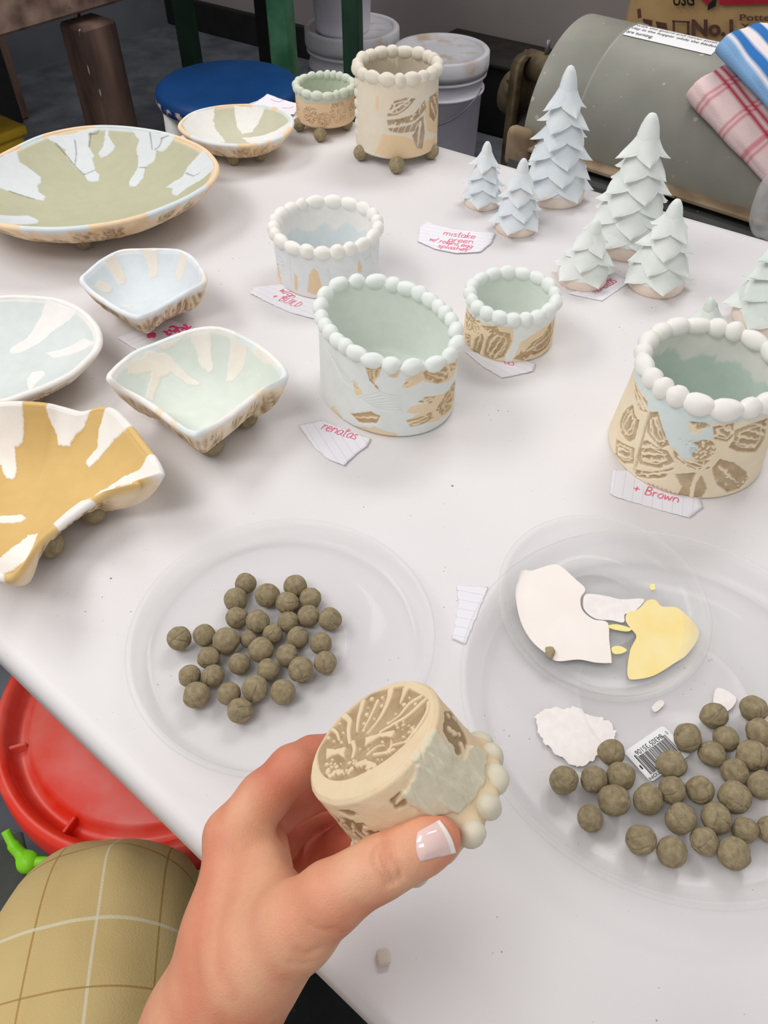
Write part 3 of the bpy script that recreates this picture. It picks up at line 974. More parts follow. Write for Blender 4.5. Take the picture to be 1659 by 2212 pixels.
class Pot:
    def __init__(s, cx, cy, rb, rt, h, z0=0.0, oval=None):
        s.c = np.array([cx, cy]); s.rb, s.rt, s.h, s.z0 = rb, rt, h, z0
        s.oval = oval; s.oval2 = None
        e0 = -s.c / np.linalg.norm(s.c); s.e0 = e0; s.e1 = np.array([-e0[1], e0[0]])
        s.rm = (oval[0] + oval[1]) / 2 if oval else (rb + rt) / 2

    def dirs(s, ph):
        ph = np.asarray(ph)
        return np.cos(ph)[..., None] * s.e0 + np.sin(ph)[..., None] * s.e1

    def rad(s, ph, v):
        """radius at angle ph and height fraction v"""
        k_ = s.rb + (s.rt - s.rb) * v
        if s.oval:
            d = s.dirs(ph); th = np.arctan2(d[..., 1], d[..., 0]) - s.oval[2]
            e = 1 / np.sqrt((np.cos(th) / s.oval[0]) ** 2 + (np.sin(th) / s.oval[1]) ** 2)
            if s.oval2:
                e2 = 1 / np.sqrt((np.cos(th) / s.oval2[0]) ** 2 + (np.sin(th) / s.oval2[1]) ** 2)
                return e2 * (1 - v) + e * v
            return e * (1 + (s.rt - s.rb) / s.rb * (v - 0.5))
        return k_ + 0 * ph

    def sv(s, px, py):
        """photo pixel -> (arc, height) in mm on the outside wall"""
        d = ray(px, py); d = d / np.linalg.norm(d)
        t = np.linspace(0.2, 1.6, 3000)
        p = CAMP + d * t[:, None]
        q = p[:, :2] - s.c
        ph = np.arctan2(q @ s.e1, q @ s.e0); v = (p[:, 2] - TZ - s.z0) / (s.h - s.z0)
        g = np.hypot(q[:, 0], q[:, 1]) - s.rad(ph, np.clip(v, 0, 1))
        i = np.argmax(g < 0) if (g < 0).any() else np.argmin(g)
        return ph[i] * s.rm * 1000, v[i] * (s.h - s.z0) * 1000

    def poly(s, pts):
        return [s.sv(*p) for p in pts]

    def make(s, root, relief, glaze, gcol, inner, nu=520, nv=120, clay=CREAM, dark=BROWN, depth=0.0009, washes=(), thick=0.0045, seed=1, name='body'):
        H = s.h - s.z0; C = 2 * math.pi * s.rm * 1000
        ph = np.linspace(-math.pi, math.pi, nu, endpoint=False)
        v = np.linspace(0, 1, nv)
        PH, VV = np.meshgrid(ph, v, indexing='ij')
        Sx = PH * s.rm * 1000; Hy = VV * H * 1000
        rec = relief.sample(Sx, Hy); gl = glaze.sample(Sx, Hy)
        nz = fbm(Sx / 6, Hy / 6, seed); nz2 = fbm(Sx / 22, Hy / 22, seed + 7)
        disp = -depth * rec * (1 - 0.45 * gl) + 0.0003 * gl + 0.0006 * (nz2 - 0.5)
        r = s.rad(PH, VV) + disp
        d = s.dirs(PH)
        edge = np.minimum(1, (VV * H) / 0.003)
        r = r - 0.0025 * (1 - edge) ** 2
        out = np.zeros((nu, nv, 3)); out[..., :2] = s.c + d * r[..., None]; out[..., 2] = TZ + s.z0 + VV * H
        base = mix(mix(clay, TAN, np.clip(nz2 * 1.6 - 0.5, 0, 1) * 0.45), dark, np.clip(rec * (0.75 + 0.5 * (nz - 0.5)), 0, 1) * 0.92)
        for cv, cc in washes:
            base = mix(base, cc, np.clip(cv.sample(Sx, Hy), 0, 1) * 0.8 * (1 - rec))
        oc = mix(base, mix(gcol, gcol * 0.9, rec), np.clip(gl * 1.3 - 0.15, 0, 1))
        # rim, inner wall, floor
        ni = 26
        phs = ph[:, None] + np.zeros((1, ni)); vi = np.linspace(1, thick / H, ni)[None, :] + np.zeros((nu, 1))
        ri = s.rad(phs, vi) - thick + 0.0005 * (fbm(phs * 4, vi * 5, seed + 3) - 0.5)
        inn = np.zeros((nu, ni, 3)); inn[..., :2] = s.c + s.dirs(phs) * ri[..., None]; inn[..., 2] = TZ + s.z0 + vi * H
        ic = inner(phs * s.rm * 1000, vi)
        nf = 8
        fr = np.linspace(0.95, 0.01, nf)[None, :] * np.ones((nu, 1))
        pf = ph[:, None] + np.zeros((1, nf))
        flo = np.zeros((nu, nf, 3)); flo[..., :2] = s.c + s.dirs(pf) * ((s.rad(pf, pf * 0) - thick) * fr)[..., None]; flo[..., 2] = TZ + s.z0 + thick * (0.75 + 0.25 * fr)
        fc = inner(pf * s.rm * 1000, pf * 0)
        bot = np.zeros((nu, 3, 3))
        for j, f_ in enumerate((0.01, 0.5, 0.97)):
            bot[:, j, :2] = s.c + s.dirs(ph) * (s.rad(ph, ph * 0) * f_ - 0.0025)[:, None]; bot[:, j, 2] = TZ + s.z0
        G = np.concatenate([bot, out, inn, flo], 1)
        Cc = np.concatenate([np.broadcast_to(clay, (nu, 3, 3)), oc, ic, fc], 1)
        n_ = G.shape[1]
        return build(name, G.reshape(-1, 3), grid_faces(nu, n_, True), M['ceramic'], root, cols=Cc.reshape(-1, 3))

    def beads(s, root, mat, br=0.0066, rng=None, wobble=0.2, lift=0.0):
        C = 2 * math.pi * s.rm
        n_ = max(8, int(round(C / (br * 2.15))))
        w = np.array([1 + rng.uniform(-wobble, wobble * 1.4) for _ in range(n_)]); w = w / w.sum() * C
        pos = np.cumsum(w) - w / 2
        for i in range(n_):
            a = pos[i] / s.rm - math.pi
            d = s.dirs(np.array(a)); r = float(s.rad(np.array(a), 1.0)) - 0.0016
            p = s.c + d * r
            ang = math.atan2(d[1], d[0]) + math.pi / 2
            k_ = br * rng.uniform(0.9, 1.06)
            inst('bead', rng.choice(BEADS[mat]), root, (p[0], p[1], TZ + s.h + lift + rng.uniform(-.0006, .0006)), (0, 0, ang), (w[i] * 0.56, k_ * 0.92, k_ * 0.98))

    def canvas(s, res=0.3):
        C = math.pi * s.rm * 1000
        return Canvas(-C - 2, C + 2, -1, (s.h - s.z0) * 1000 + 1, res)

    def fill_flowers(s, c, rng, n, skip=None):
        C = math.pi * s.rm * 1000; H = (s.h - s.z0) * 1000
        for k_ in range(n):
            x = rng.uniform(-C, C)
            if skip and skip[0] < x < skip[1]:
                continue
            flower(c, x, rng.uniform(0.15, 0.8) * H, rng.uniform(10, 17), rng.choice((5, 6, 7)), rng.uniform(0, 6), rng)


def feet(root, pts, r=0.0085):
    for i, (x, y, z) in enumerate(pts):
        inst('foot', FOOT[i % 3], root, (x, y, TZ + r * 1.05), (i, i * 2, i * 3), (r, r * 1.04, r * 0.98))


def ramp_inner(c0, c1, edge=0.62, seed=2, amp=0.18):
    """inside colour: c1 above a wavy drip line, c0 below"""
    def f(sx, v):
        n_ = fbm(sx / 14.0, sx * 0 + 3.3, seed)
        return mix(c0, c1, np.clip((v - edge - (n_ - 0.5) * amp * 2) * 30, 0, 1))
    return f


rng = random.Random(7)
# --- small sage pot at the far end
ps = Pot(-0.0784, 1.1404, 0.0400, 0.0392, 0.0527, 0.0115)
root = thing('footed_pot', 'small stamped pot with sage green beaded rim on ball feet', 'pot', (*ps.c, TZ))
rl, gl = ps.canvas(), ps.canvas()
for x, y, R in ((-22, 16, 13), (18, 20, 15), (-2, 12, 11), (48, 18, 14), (-55, 18, 14), (85, 18, 14), (-90, 18, 14)):
    flower(rl, x, y, R, 6, x * 0.3, rng)
for k_ in range(60):
    rl.dot(rng.uniform(8, 34), rng.uniform(14, 28), rng.uniform(0.7, 1.2), 0.0)
gl.poly([(-140, 34)] + [(x, 29 + 5 * fbm(np.array(x / 9.0), np.array(1.0), 4)) for x in np.linspace(-140, 140, 90)] + [(140, 60), (-140, 60)], 1.0)
rl.blur(2); gl.blur(2)
ps.make(root, rl, gl, SAGE, ramp_inner(SAGE, SAGE), 380, 70, clay=lin((238, 208, 170)), dark=lin((190, 156, 116)))
ps.beads(root, 'bead_sage', 0.0058, rng, 0.3)
feet(root, [(*P(646, 270, 0.008)[:2], 0), (*P(692, 292, 0.008)[:2], 0), (*(ps.c + [0.028, -0.012]), 0), (*(ps.c + [0.01, 0.03]), 0)])

# --- tall cream cylinder
pt = Pot(0.0161, 1.0585, 0.0522, 0.0502, 0.1035, 0.012)
root = thing('footed_pot', 'tall cream cylinder pot with beaded rim and stamped leaf, on ball feet', 'pot', (*pt.c, TZ))
rl, gl, ws = pt.canvas(), pt.canvas(), pt.canvas()
O2 = (540, 0); S2 = 2.9625
for poly, ld, dd in (([(885, 720), (920, 650), (1000, 625), (1062, 632), (1000, 700), (940, 738), (880, 745)], 1, 10),
                     ([(1150, 620), (1198, 588), (1205, 690), (1180, 785), (1150, 745)], 2, 3),
                     ([(875, 770), (960, 760), (1050, 730), (1120, 640), (1132, 690), (1060, 770), (960, 802), (885, 805)], 0, 14),
                     ([(880, 822), (1000, 806), (1060, 785), (1100, 745), (1110, 765), (1070, 835), (960, 852), (900, 842)], 0, 0),
                     ([(1040, 868), (1080, 800), (1112, 740), (1120, 850), (1105, 955), (1070, 950), (1052, 905)], 1, 0)):
    decorate(rl, pt.poly(cr(O2, S2, poly)), rng, 1.6, dd, ld, (1.0, 1.6))
for x in (905, 940, 980, 1015, 1050, 1075):
    rl.stroke(pt.poly(cr(O2, S2, [(x + 25, 795), (x, 855)])), 1.5, 0.6, 0.0)
for k_ in range(5):
    flower(rl, rng.choice((-1, 1)) * rng.uniform(90, 150), rng.uniform(20, 75), 18, 6, k_, rng)
for y in np.linspace(6, 82, 11):
    rl.dot(-70, y, 2.6, 0.6); rl.dot(-70, y, 1.6, 0.0)
ws.poly(pt.poly(cr(O2, S2, [(810, 965), (850, 852), (1000, 862), (1050, 905), (1195, 868), (1190, 975), (1100, 1010), (940, 1025), (800, 980)])), 1.0, 3)
ws.poly(pt.poly(cr(O2, S2, [(805, 615), (825, 615), (822, 700), (810, 720)])), 1.0, 0.6)
ws.poly(pt.poly(cr(O2, S2, [(1115, 660), (1200, 560), (1212, 600), (1205, 860), (1130, 840)])), 1.0, 3)
rl.blur(2); ws.blur(3)
pt.make(root, rl, gl, CREAM2, ramp_inner(lin((214, 204, 186)), CREAM2, 0.9), 460, 130, clay=lin((234, 226, 208)), dark=lin((150, 118, 82)), washes=[(ws, lin((238, 206, 160)))])
pt.beads(root, 'bead_cream', 0.0078, rng, 0.3)
for y in np.linspace(0.016, 0.088, 7):
    a = -70 / (pt.rm * 1000); d = pt.dirs(np.array(a)); q = pt.c + d * (pt.rm - 0.001)
    inst('bead', BEADS['bead_cream'][0], root, (q[0], q[1], TZ + 0.012 + y), (0, 0, math.atan2(d[1], d[0]) + 1.57), (0.0075, 0.003, 0.0058))
feet(root, [(*P(780, 331, 0.009)[:2], 0), (*P(857, 358, 0.009)[:2], 0), (*P(932, 328, 0.009)[:2], 0), (*(pt.c + [0.0, 0.035]), 0)], 0.0095)

# --- pale blue pot with white beads
pa = Pot(-0.0582, 0.7614, 0.052, 0.0537, 0.0527)
root = thing('beaded_pot', 'low pale blue pot with white beaded rim and tan patches', 'pot', (*pa.c, TZ))
rl, gl, ws = pa.canvas(), pa.canvas(), pa.canvas()
gl.a[:] = 1.0
O5 = (540, 400); S5 = 2.37
for poly in ([(295, 545), (305, 460), (325, 425), (345, 440), (365, 500), (372, 560), (330, 562)], [(228, 450), (246, 470), (246, 545), (232, 535)], [(555, 375), (575, 420), (572, 448), (550, 442)], [(662, 400), (672, 350), (682, 420), (662, 440)], [(140, 395), (150, 430), (165, 500), (145, 480)]):
    gl.poly(pa.poly(cr(O5, S5, poly)), 0.0, 0.5)
gl.poly([(-200, -2), (200, -2), (200, 2.2), (-200, 2.2)], 0.0, 0.8)
for p_ in ([(200, 330), (210, 420), (215, 520)], [(330, 380), (250, 370)], [(400, 430), (420, 520)]):
    rl.stroke(pa.poly(cr(O5, S5, p_)), 1.2, 0.8, 1.0)
for k_ in range(30):
    q = pa.sv(*cr(O5, S5, [(rng.uniform(575, 680), rng.uniform(310, 410))])[0]); rl.dot(*q, rng.uniform(0.8, 1.4), 0.8)
pa.fill_flowers(rl, rng, 9, (-60, 45))
rl.blur(2); gl.blur(2)
pa.make(root, rl, gl, PBLUE, ramp_inner(lin((230, 236, 238)), WHITE, 0.55, 5, 0.2), 460, 90, clay=lin((241, 214, 176)), dark=lin((202, 168, 124)))
pa.beads(root, 'bead_white', 0.0072, rng, 0.22)

# --- large oval mint pot
pb = Pot(0.0024, 0.5656, 0.058, 0.0595, 0.0722, 0.0, (0.0701, 0.0491, -0.9351))
pb.oval2 = (0.0655, 0.0545)
root = thing('beaded_pot', 'large oval mint green pot with beaded rim over handwritten paper note', 'pot', (*pb.c, TZ))
rl, gl, ws = pb.canvas(), pb.canvas(), pb.canvas()
gl.a[:] = 1.0
pat = [([(595, 930), (675, 920), (660, 980), (640, 1010), (670, 1060), (610, 1000)], 1),
       ([(705, 985), (740, 950), (785, 940), (750, 985)], 0),
       ([(775, 1035), (800, 990), (870, 950), (960, 910), (1060, 875), (1070, 930), (1020, 1000), (960, 1020), (880, 1000), (820, 1035)], 0),
       ([(525, 995), (550, 1010), (585, 1075), (545, 1080)], 0),
       ([(860, 1110), (900, 1080), (1000, 1060), (1060, 980), (1075, 990), (1070, 1090), (1030, 1150), (990, 1190), (900, 1220), (830, 1240), (800, 1200), (870, 1170), (800, 1160), (830, 1130), (920, 1110)], 0),
       ([(515, 1170), (620, 1160), (670, 1180), (650, 1220), (560, 1215)], 1),
       ([(540, 1235), (640, 1240), (760, 1270), (740, 1305), (640, 1300), (545, 1265)], 0),
       ([(395, 1150), (430, 1130), (470, 1180), (490, 1245), (430, 1215)], 0)]
for poly, br in pat:
    q = pb.poly(cr(O5, S5, poly)); gl.poly(q, 0.0, 1.2, 3)
    if br:
        decorate(rl, q, rng, 1.0, 3, 1)
for poly in ([(885, 960), (950, 920), (1010, 930), (1015, 985), (960, 1015), (900, 990)], [(1020, 900), (1060, 885), (1065, 925), (1030, 950)], [(860, 1110), (900, 1085), (950, 1080), (930, 1115)],
             [(1000, 1070), (1040, 1000), (1075, 1000), (1070, 1090), (1030, 1140), (985, 1180), (950, 1150)], [(800, 1205), (870, 1190), (930, 1160), (940, 1190), (860, 1240), (820, 1240)], [(780, 1030), (800, 1010), (840, 1015), (810, 1035)]):
    decorate(rl, pb.poly(cr(O5, S5, poly)), rng, 1.1, 4, 2, (0.7, 1.2))
for k_ in range(40):
    q = pb.sv(*cr(O5, S5, [(rng.uniform(950, 1060), rng.uniform(1040, 1180))])[0]); rl.dot(*q, rng.uniform(0.8, 1.6), 0.0)
for k_ in range(9):                                   # feather lines under the glaze at the left
    q = pb.poly(cr(O5, S5, [(372 + k_ * 8, 740 + k_ * 12), (385 + k_ * 12, 820 + k_ * 22), (440 + k_ * 14, 900 + k_ * 18)]))
    rl.stroke(q, 1.4, 0.8, 0.8)
for k_ in range(7):
    q = pb.poly(cr(O5, S5, [(560 + k_ * 12, 1090 + k_ * 8), (660 + k_ * 20, 1060 + k_ * 15), (780, 1080 + k_ * 14)]))
    rl.stroke(q, 1.2, 0.9, 0.7)
pb.fill_flowers(rl, rng, 14, (-75, 75))
rl.blur(2); gl.blur(2)
pb.make(root, rl, gl, MINT, ramp_inner(CELAD, CELAD), 640, 150, clay=lin((244, 224, 190)), dark=lin((174, 142, 100)))
pb.beads(root, 'bead_mint', 0.0070, rng, 0.2)

# --- small mint pot
pc = Pot(0.1173, 0.6476, 0.0424, 0.0405, 0.045)
root = thing('beaded_pot', 'small round pot with mint beaded rim and brown stamped sides', 'pot', (*pc.c, TZ))
rl, gl = pc.canvas(0.25), pc.canvas(0.25)
gl.a[:] = 1.0
for poly in ([(1095, 600), (1160, 690), (1270, 718), (1345, 730), (1350, 800), (1310, 870), (1300, 915), (1150, 890), (1085, 820)], [(1560, 670), (1560, 800), (1500, 860), (1400, 905), (1340, 905), (1365, 850), (1390, 800), (1480, 740)]):
    gl.poly(pc.poly(cr(O5, S5, poly)), 0.0, 0.9, 2)
gl.poly([(-150, -2), (-35, -2), (-35, 30), (-70, 34), (-150, 33)], 0.0, 2); gl.poly([(150, -2), (40, -2), (36, 22), (70, 33), (150, 33)], 0.0, 2)
for poly, l_, d_ in (([(1100, 640), (1150, 690), (1150, 740), (1110, 740)], 1, 5), ([(1140, 850), (1150, 790), (1190, 760), (1200, 790), (1180, 850), (1170, 880)], 1, 0), ([(1195, 870), (1215, 780), (1260, 745), (1330, 760), (1340, 800), (1300, 880), (1240, 895)], 3, 6),
                     ([(1180, 720), (1265, 725), (1280, 760), (1230, 760)], 0, 5), ([(1400, 860), (1450, 800), (1500, 770), (1540, 700), (1548, 760), (1530, 820), (1460, 870)], 1, 3), ([(1350, 890), (1390, 850), (1440, 870), (1400, 900)], 0, 3),
                     ([(1100, 760), (1130, 770), (1125, 830), (1100, 810)], 1, 2)):
    decorate(rl, pc.poly(cr(O5, S5, poly)), rng, 0.9, d_, l_, (0.6, 1.1))
pc.fill_flowers(rl, rng, 9, (-40, 40))
rl.blur(2); gl.blur(2)
pc.make(root, rl, gl, MINT, ramp_inner(CELAD, MINT, 0.9), 460, 90, clay=lin((243, 222, 188)), dark=lin((160, 132, 94)))
pc.beads(root, 'bead_mint', 0.0066, rng, 0.25)

# --- big stamped pot at the right
pd = Pot(0.2463, 0.4937, 0.0615, 0.0530, 0.0815)
root = thing('beaded_pot', 'big pot with white beaded rim, aqua drips and deep brown stamped flowers', 'pot', (*pd.c, TZ))
rl, gl = pd.canvas(0.25), pd.canvas(0.25)
O6 = (1140, 400); S6 = 2.988
gl.poly(pd.poly(cr(O6, S6, [(690, 1230), (705, 1290), (770, 1370), (780, 1450), (845, 1470), (880, 1600), (920, 1690), (960, 1700), (1000, 1770), (1050, 1760), (1100, 1690), (1050, 1640), (1110, 1650), (1190, 1640), (1200, 1570), (1160, 1550), (1130, 1600), (1050, 1600), (1040, 1520), (1200, 1540), (1330, 1530), (1450, 1510), (1551, 1475)])) + [(90, 62), (90, 95), (-90, 95), (-90, 68)], 1.0, 0.8)
gl.poly([(80, 60), (200, 55), (200, 95), (80, 95)], 1.0, 3); gl.poly([(-85, 66), (-200, 60), (-200, 95), (-85, 95)], 1.0, 3)
for poly, l_, d_ in (([(690, 1260), (720, 1340), (770, 1400), (770, 1470), (720, 1450), (690, 1370)], 2, 4), ([(640, 1440), (680, 1420), (690, 1480), (720, 1520), (690, 1640), (650, 1660), (600, 1600), (590, 1540), (610, 1480)], 2, 6),
                     ([(570, 1640), (640, 1680), (690, 1700), (680, 1800), (620, 1800), (560, 1740)], 2, 6), ([(790, 1470), (840, 1460), (870, 1560), (915, 1680), (860, 1700), (800, 1640), (770, 1600), (770, 1550)], 2, 6),
                     ([(760, 1640), (830, 1690), (900, 1720), (950, 1790), (850, 1830), (720, 1800), (700, 1760), (720, 1700)], 3, 7), ([(700, 1835), (800, 1855), (950, 1825), (880, 1890), (760, 1895), (690, 1870)], 1, 6),
                     ([(1195, 1560), (1330, 1535), (1330, 1620), (1290, 1660), (1205, 1640)], 2, 6), ([(1340, 1580), (1450, 1540), (1551, 1500), (1530, 1640), (1480, 1720), (1350, 1720), (1300, 1690), (1335, 1640)], 4, 6),
                     ([(1190, 1830), (1240, 1770), (1330, 1790), (1410, 1850), (1425, 1900), (1370, 1960), (1290, 1985), (1220, 1930)], 1, 9), ([(940, 1710), (1010, 1780), (1080, 1770), (1180, 1780), (1170, 1830), (1110, 1845), (1020, 1810), (950, 1760)], 1, 6),
                     ([(950, 1865), (1085, 1855), (1050, 1960), (1045, 2035), (950, 2020), (1000, 1950)], 0, 0), ([(1125, 1875), (1160, 1960), (1130, 2015), (1070, 2035), (1082, 1930)], 0, 0), ([(1050, 1525), (1150, 1530), (1180, 1560), (1100, 1580)], 0, 3),
                     ([(970, 1630), (1060, 1650), (1100, 1690), (1040, 1690)], 1, 2)):
    decorate(rl, pd.poly(cr(O6, S6, poly)), rng, 1.15, d_, l_, (0.7, 1.3))
q = pd.sv(*cr(O6, S6, [(1130, 1710)])[0]); rl.dot(*q, 9, 1.0)
for k_ in range(46):
    r = 8.5 * math.sqrt(rng.random()); a = rng.uniform(0, 6.283); rl.dot(q[0] + r * math.cos(a) * 1.3, q[1] + r * math.sin(a), rng.uniform(0.8, 1.2), 0.0)
rl.stroke(pd.poly(cr(O6, S6, [(1180, 1790), (1100, 1860), (1075, 1930), (1055, 2035)])), 3.0, 2.2, 0.0)
for y in np.linspace(1470, 1840, 40):                 # stitched seam
    x = 790 - (y - 1470) * 0.26
    rl.stroke(pd.poly(cr(O6, S6, [(x - 14, y + 4), (x + 2, y)])), 0.5, 0.4, 0.8)
rl.stroke(pd.poly(cr(O6, S6, [(792, 1465), (740, 1640), (700, 1820)])), 0.8, 0.8, 1.0)
for k_ in range(7):
    rl.stroke(pd.poly(cr(O6, S6, [(780 + 28 * k_, 1930 + 10 * k_), (800 + 28 * k_, 1985 + 8 * k_)])), 1.8, 0.4, 0.7)
pd.fill_flowers(rl, rng, 14, (-85, 80))
rl.blur(2); gl.blur(2)
pd.make(root, rl, gl, AQUA, ramp_inner(lin((216, 229, 220)), WHITE, 0.66, 9, 0.16), 640, 170, clay=lin((248, 234, 206)), dark=lin((168, 138, 98)), depth=0.0012)
pd.beads(root, 'bead_white', 0.0082, rng, 0.28)


# ------------------------------------------------------------ dishes on ball feet
class Dish:
    def __init__(s, rim, zb, p, th=0.005, closed=True, nt=480, ctr=None):
        pts = np.array([P(x, y, z) for x, y, z in rim])
        sm = smooth_poly(pts, 24)
        s.c = (ctr if ctr is not None else (sm[:, :2].max(0) + sm[:, :2].min(0)) / 2)
        a = np.arctan2(sm[:, 1] - s.c[1], sm[:, 0] - s.c[0])
        o = np.argsort(a); a = a[o]; sm = sm[o]
        r = np.hypot(sm[:, 0] - s.c[0], sm[:, 1] - s.c[1]); z = sm[:, 2] - TZ
        s.t = np.linspace(-math.pi, math.pi, nt, endpoint=False); s.nt = nt
        aa = np.concatenate([a - 2 * math.pi, a, a + 2 * math.pi])
        s.R = np.interp(s.t, aa, np.tile(r, 3)); s.Z = np.interp(s.t, aa, np.tile(z, 3))
        for _ in range(3):
            s.R = (np.roll(s.R, 1) + 2 * s.R + np.roll(s.R, -1)) / 4; s.Z = (np.roll(s.Z, 1) + 2 * s.Z + np.roll(s.Z, -1)) / 4
        s.zb, s.p, s.th = zb, p, th

    def zin(s, xy):
        d = np.asarray(xy) - s.c; r = math.hypot(*d); t = math.atan2(d[1], d[0])
        i = (t + math.pi) / (2 * math.pi) * s.nt; R = np.interp(i, np.arange(s.nt + 1), np.append(s.R, s.R[0])); Z = np.interp(i, np.arange(s.nt + 1), np.append(s.Z, s.Z[0]))
        f = min(1.15, r / R)
        return s.zb + (Z - s.zb) * f ** s.p

    def xy(s, px, py):
        z = s.zb
        for _ in range(14):
            q = P(px, py, z)[:2]; z = 0.5 * z + 0.5 * s.zin(q)
        return (q - s.c) * 1000

    def canvas(s, res=0.4):
        m_ = s.R.max() * 1000 + 14
        return Canvas(-m_, m_, -m_, m_, res)

    def make(s, root, drips, inner, dripcol, rimfn, outer=TAN, dark=BROWN, ns=100, no=44, seed=3, raise_=0.0006, crack=None, name='body'):
        """drips: canvas in plan; rimfn(t) -> colour of the rim band"""
        t = s.t[:, None]
        sn = np.linspace(0.0006, 1, ns)[None, :] ** 0.8
        e = np.stack([np.cos(s.t), np.sin(s.t)], 1)
        rr = s.R[:, None] * sn
        X = rr * np.cos(t); Y = rr * np.sin(t)
        Z = s.zb + (s.Z[:, None] - s.zb) * sn ** s.p
        dm = drips.sample(X * 1000, Y * 1000)
        inn = np.stack([s.c[0] + X, s.c[1] + Y, TZ + Z + raise_ * dm + 0.0004 * (fbm(X * 60, Y * 60, seed) - 0.5)], -1)
        nz = fbm(X * 40 + 5, Y * 40, seed + 5)
        ic = mix(mix(inner, np.asarray(inner) * 0.93, nz), mix(dripcol[0], dripcol[1], fbm(X * 22, Y * 22 + 3, seed + 8)), np.clip(dm * 1.4 - 0.2, 0, 1))
        if crack is not None:
            cm = crack.sample(X * 1000, Y * 1000)
            ic = mix(ic, lin((92, 92, 86)), np.clip(cm, 0, 1) * 0.8)
        # rim roll
        nr = 9
        w = np.linspace(0, math.pi, nr)[None, :]
        bump_ = 0.0006 * (fbm(s.t * 9, s.t * 0 + 1, seed + 2) - 0.5)[:, None]
        rx = s.R[:, None] + s.th * 0.5 * (1 - np.cos(w)) + bump_
        rz = s.Z[:, None] + s.th * 0.42 * np.sin(w) - 0.0012 * (w / math.pi)
        rim = np.stack([s.c[0] + rx * np.cos(t), s.c[1] + rx * np.sin(t), TZ + rz], -1)
        rc = np.repeat(rimfn(s.t)[:, None, :], nr, 1)
        # outside, stamped
        so = np.linspace(1, 0.002, no)[None, :]
        ro = (s.R[:, None] + s.th) * so
        zo = s.zb + (s.Z[:, None] - s.zb - 0.0012) * so ** (s.p * 1.7) - s.th * (1 - so ** 6)
        arc = t * s.R.mean() * 1000 + 0 * so; rad_ = ro * 1000
        rl_ = Canvas(-math.pi * s.R.mean() * 1000 - 2, math.pi * s.R.mean() * 1000 + 2, 0, s.R.max() * 1000 + 8, 0.8)
        rg = random.Random(seed)
        for k_ in range(int(s.R.mean() * 800)):
            flower(rl_, rg.uniform(-1, 1) * math.pi * s.R.mean() * 1000, rg.uniform(0.62, 1.0) * s.R.mean() * 1000, rg.uniform(10, 18), 6, rg.uniform(0, 6), rg)
        rl_.blur(1)
        rec = rl_.sample(arc, rad_) * np.clip((1 - so) * 22, 0, 1)
        out = np.stack([s.c[0] + (ro - 0.0007 * rec) * np.cos(t), s.c[1] + (ro - 0.0007 * rec) * np.sin(t), TZ + zo + 0.0008 * rec], -1)
        oc = mix(mix(outer, CREAM, fbm(arc / 16, rad_ / 16, seed)), dark, np.clip(rec, 0, 1) * 0.9)
        fade = np.clip((so - 0.955) * 20 + (fbm(arc / 9, arc * 0, seed + 4) - 0.5) * 2.0, 0, 1)
        oc = mix(oc, rc[:, :1, :] + 0 * oc, fade * 0.9)
        # 1 in the first rows inside the edge: glazed lip
        lip = np.clip((sn - 0.965) * 40, 0, 1) + 0 * rr
        ic = mix(ic, rc[:, :1, :] + 0 * ic, lip * 0.9 * (1 - np.clip(dm, 0, 1)))
        G = np.concatenate([inn, rim[:, 1:-1], out], 1); Cc = np.concatenate([ic, rc[:, 1:-1], oc], 1)
        return build(name, G.reshape(-1, 3), grid_faces(s.nt, G.shape[1], True), M['ceramic'], root, cols=Cc.reshape(-1, 3))

    def feet(s, root, px, extra=(), r=0.0085):
        pts = [P(x, y, r * 0.8)[:2] for x, y in px] + [s.c + np.array(e_) for e_ in extra]
        for i, q in enumerate(pts):
            k_ = min(r * 1.15, (s.zin(q) - 0.0022) / 2.22)
            inst('foot', FOOT[i % 3], root, (q[0], q[1], TZ + k_ * 1.09), (0, 0, i * 0.7), (r, r, k_))


def bands(c0, c1, freq, seed, c2=None):
    def f(t):
        n_ = fbm(np.cos(t) * freq + 7, np.sin(t) * freq + 3, seed, 2)
        out_ = mix(c0, c1, np.clip((n_ - 0.5) * 40, 0, 1))
        if c2 is not None:
            n2 = fbm(np.cos(t) * freq * 1.3 + 17, np.sin(t) * freq * 1.3 + 13, seed + 9, 2)
            out_ = mix(out_, c2, np.clip((n2 - 0.66) * 40, 0, 1))
        return out_
    return f


O1 = (0, 0); S1 = 2.9625
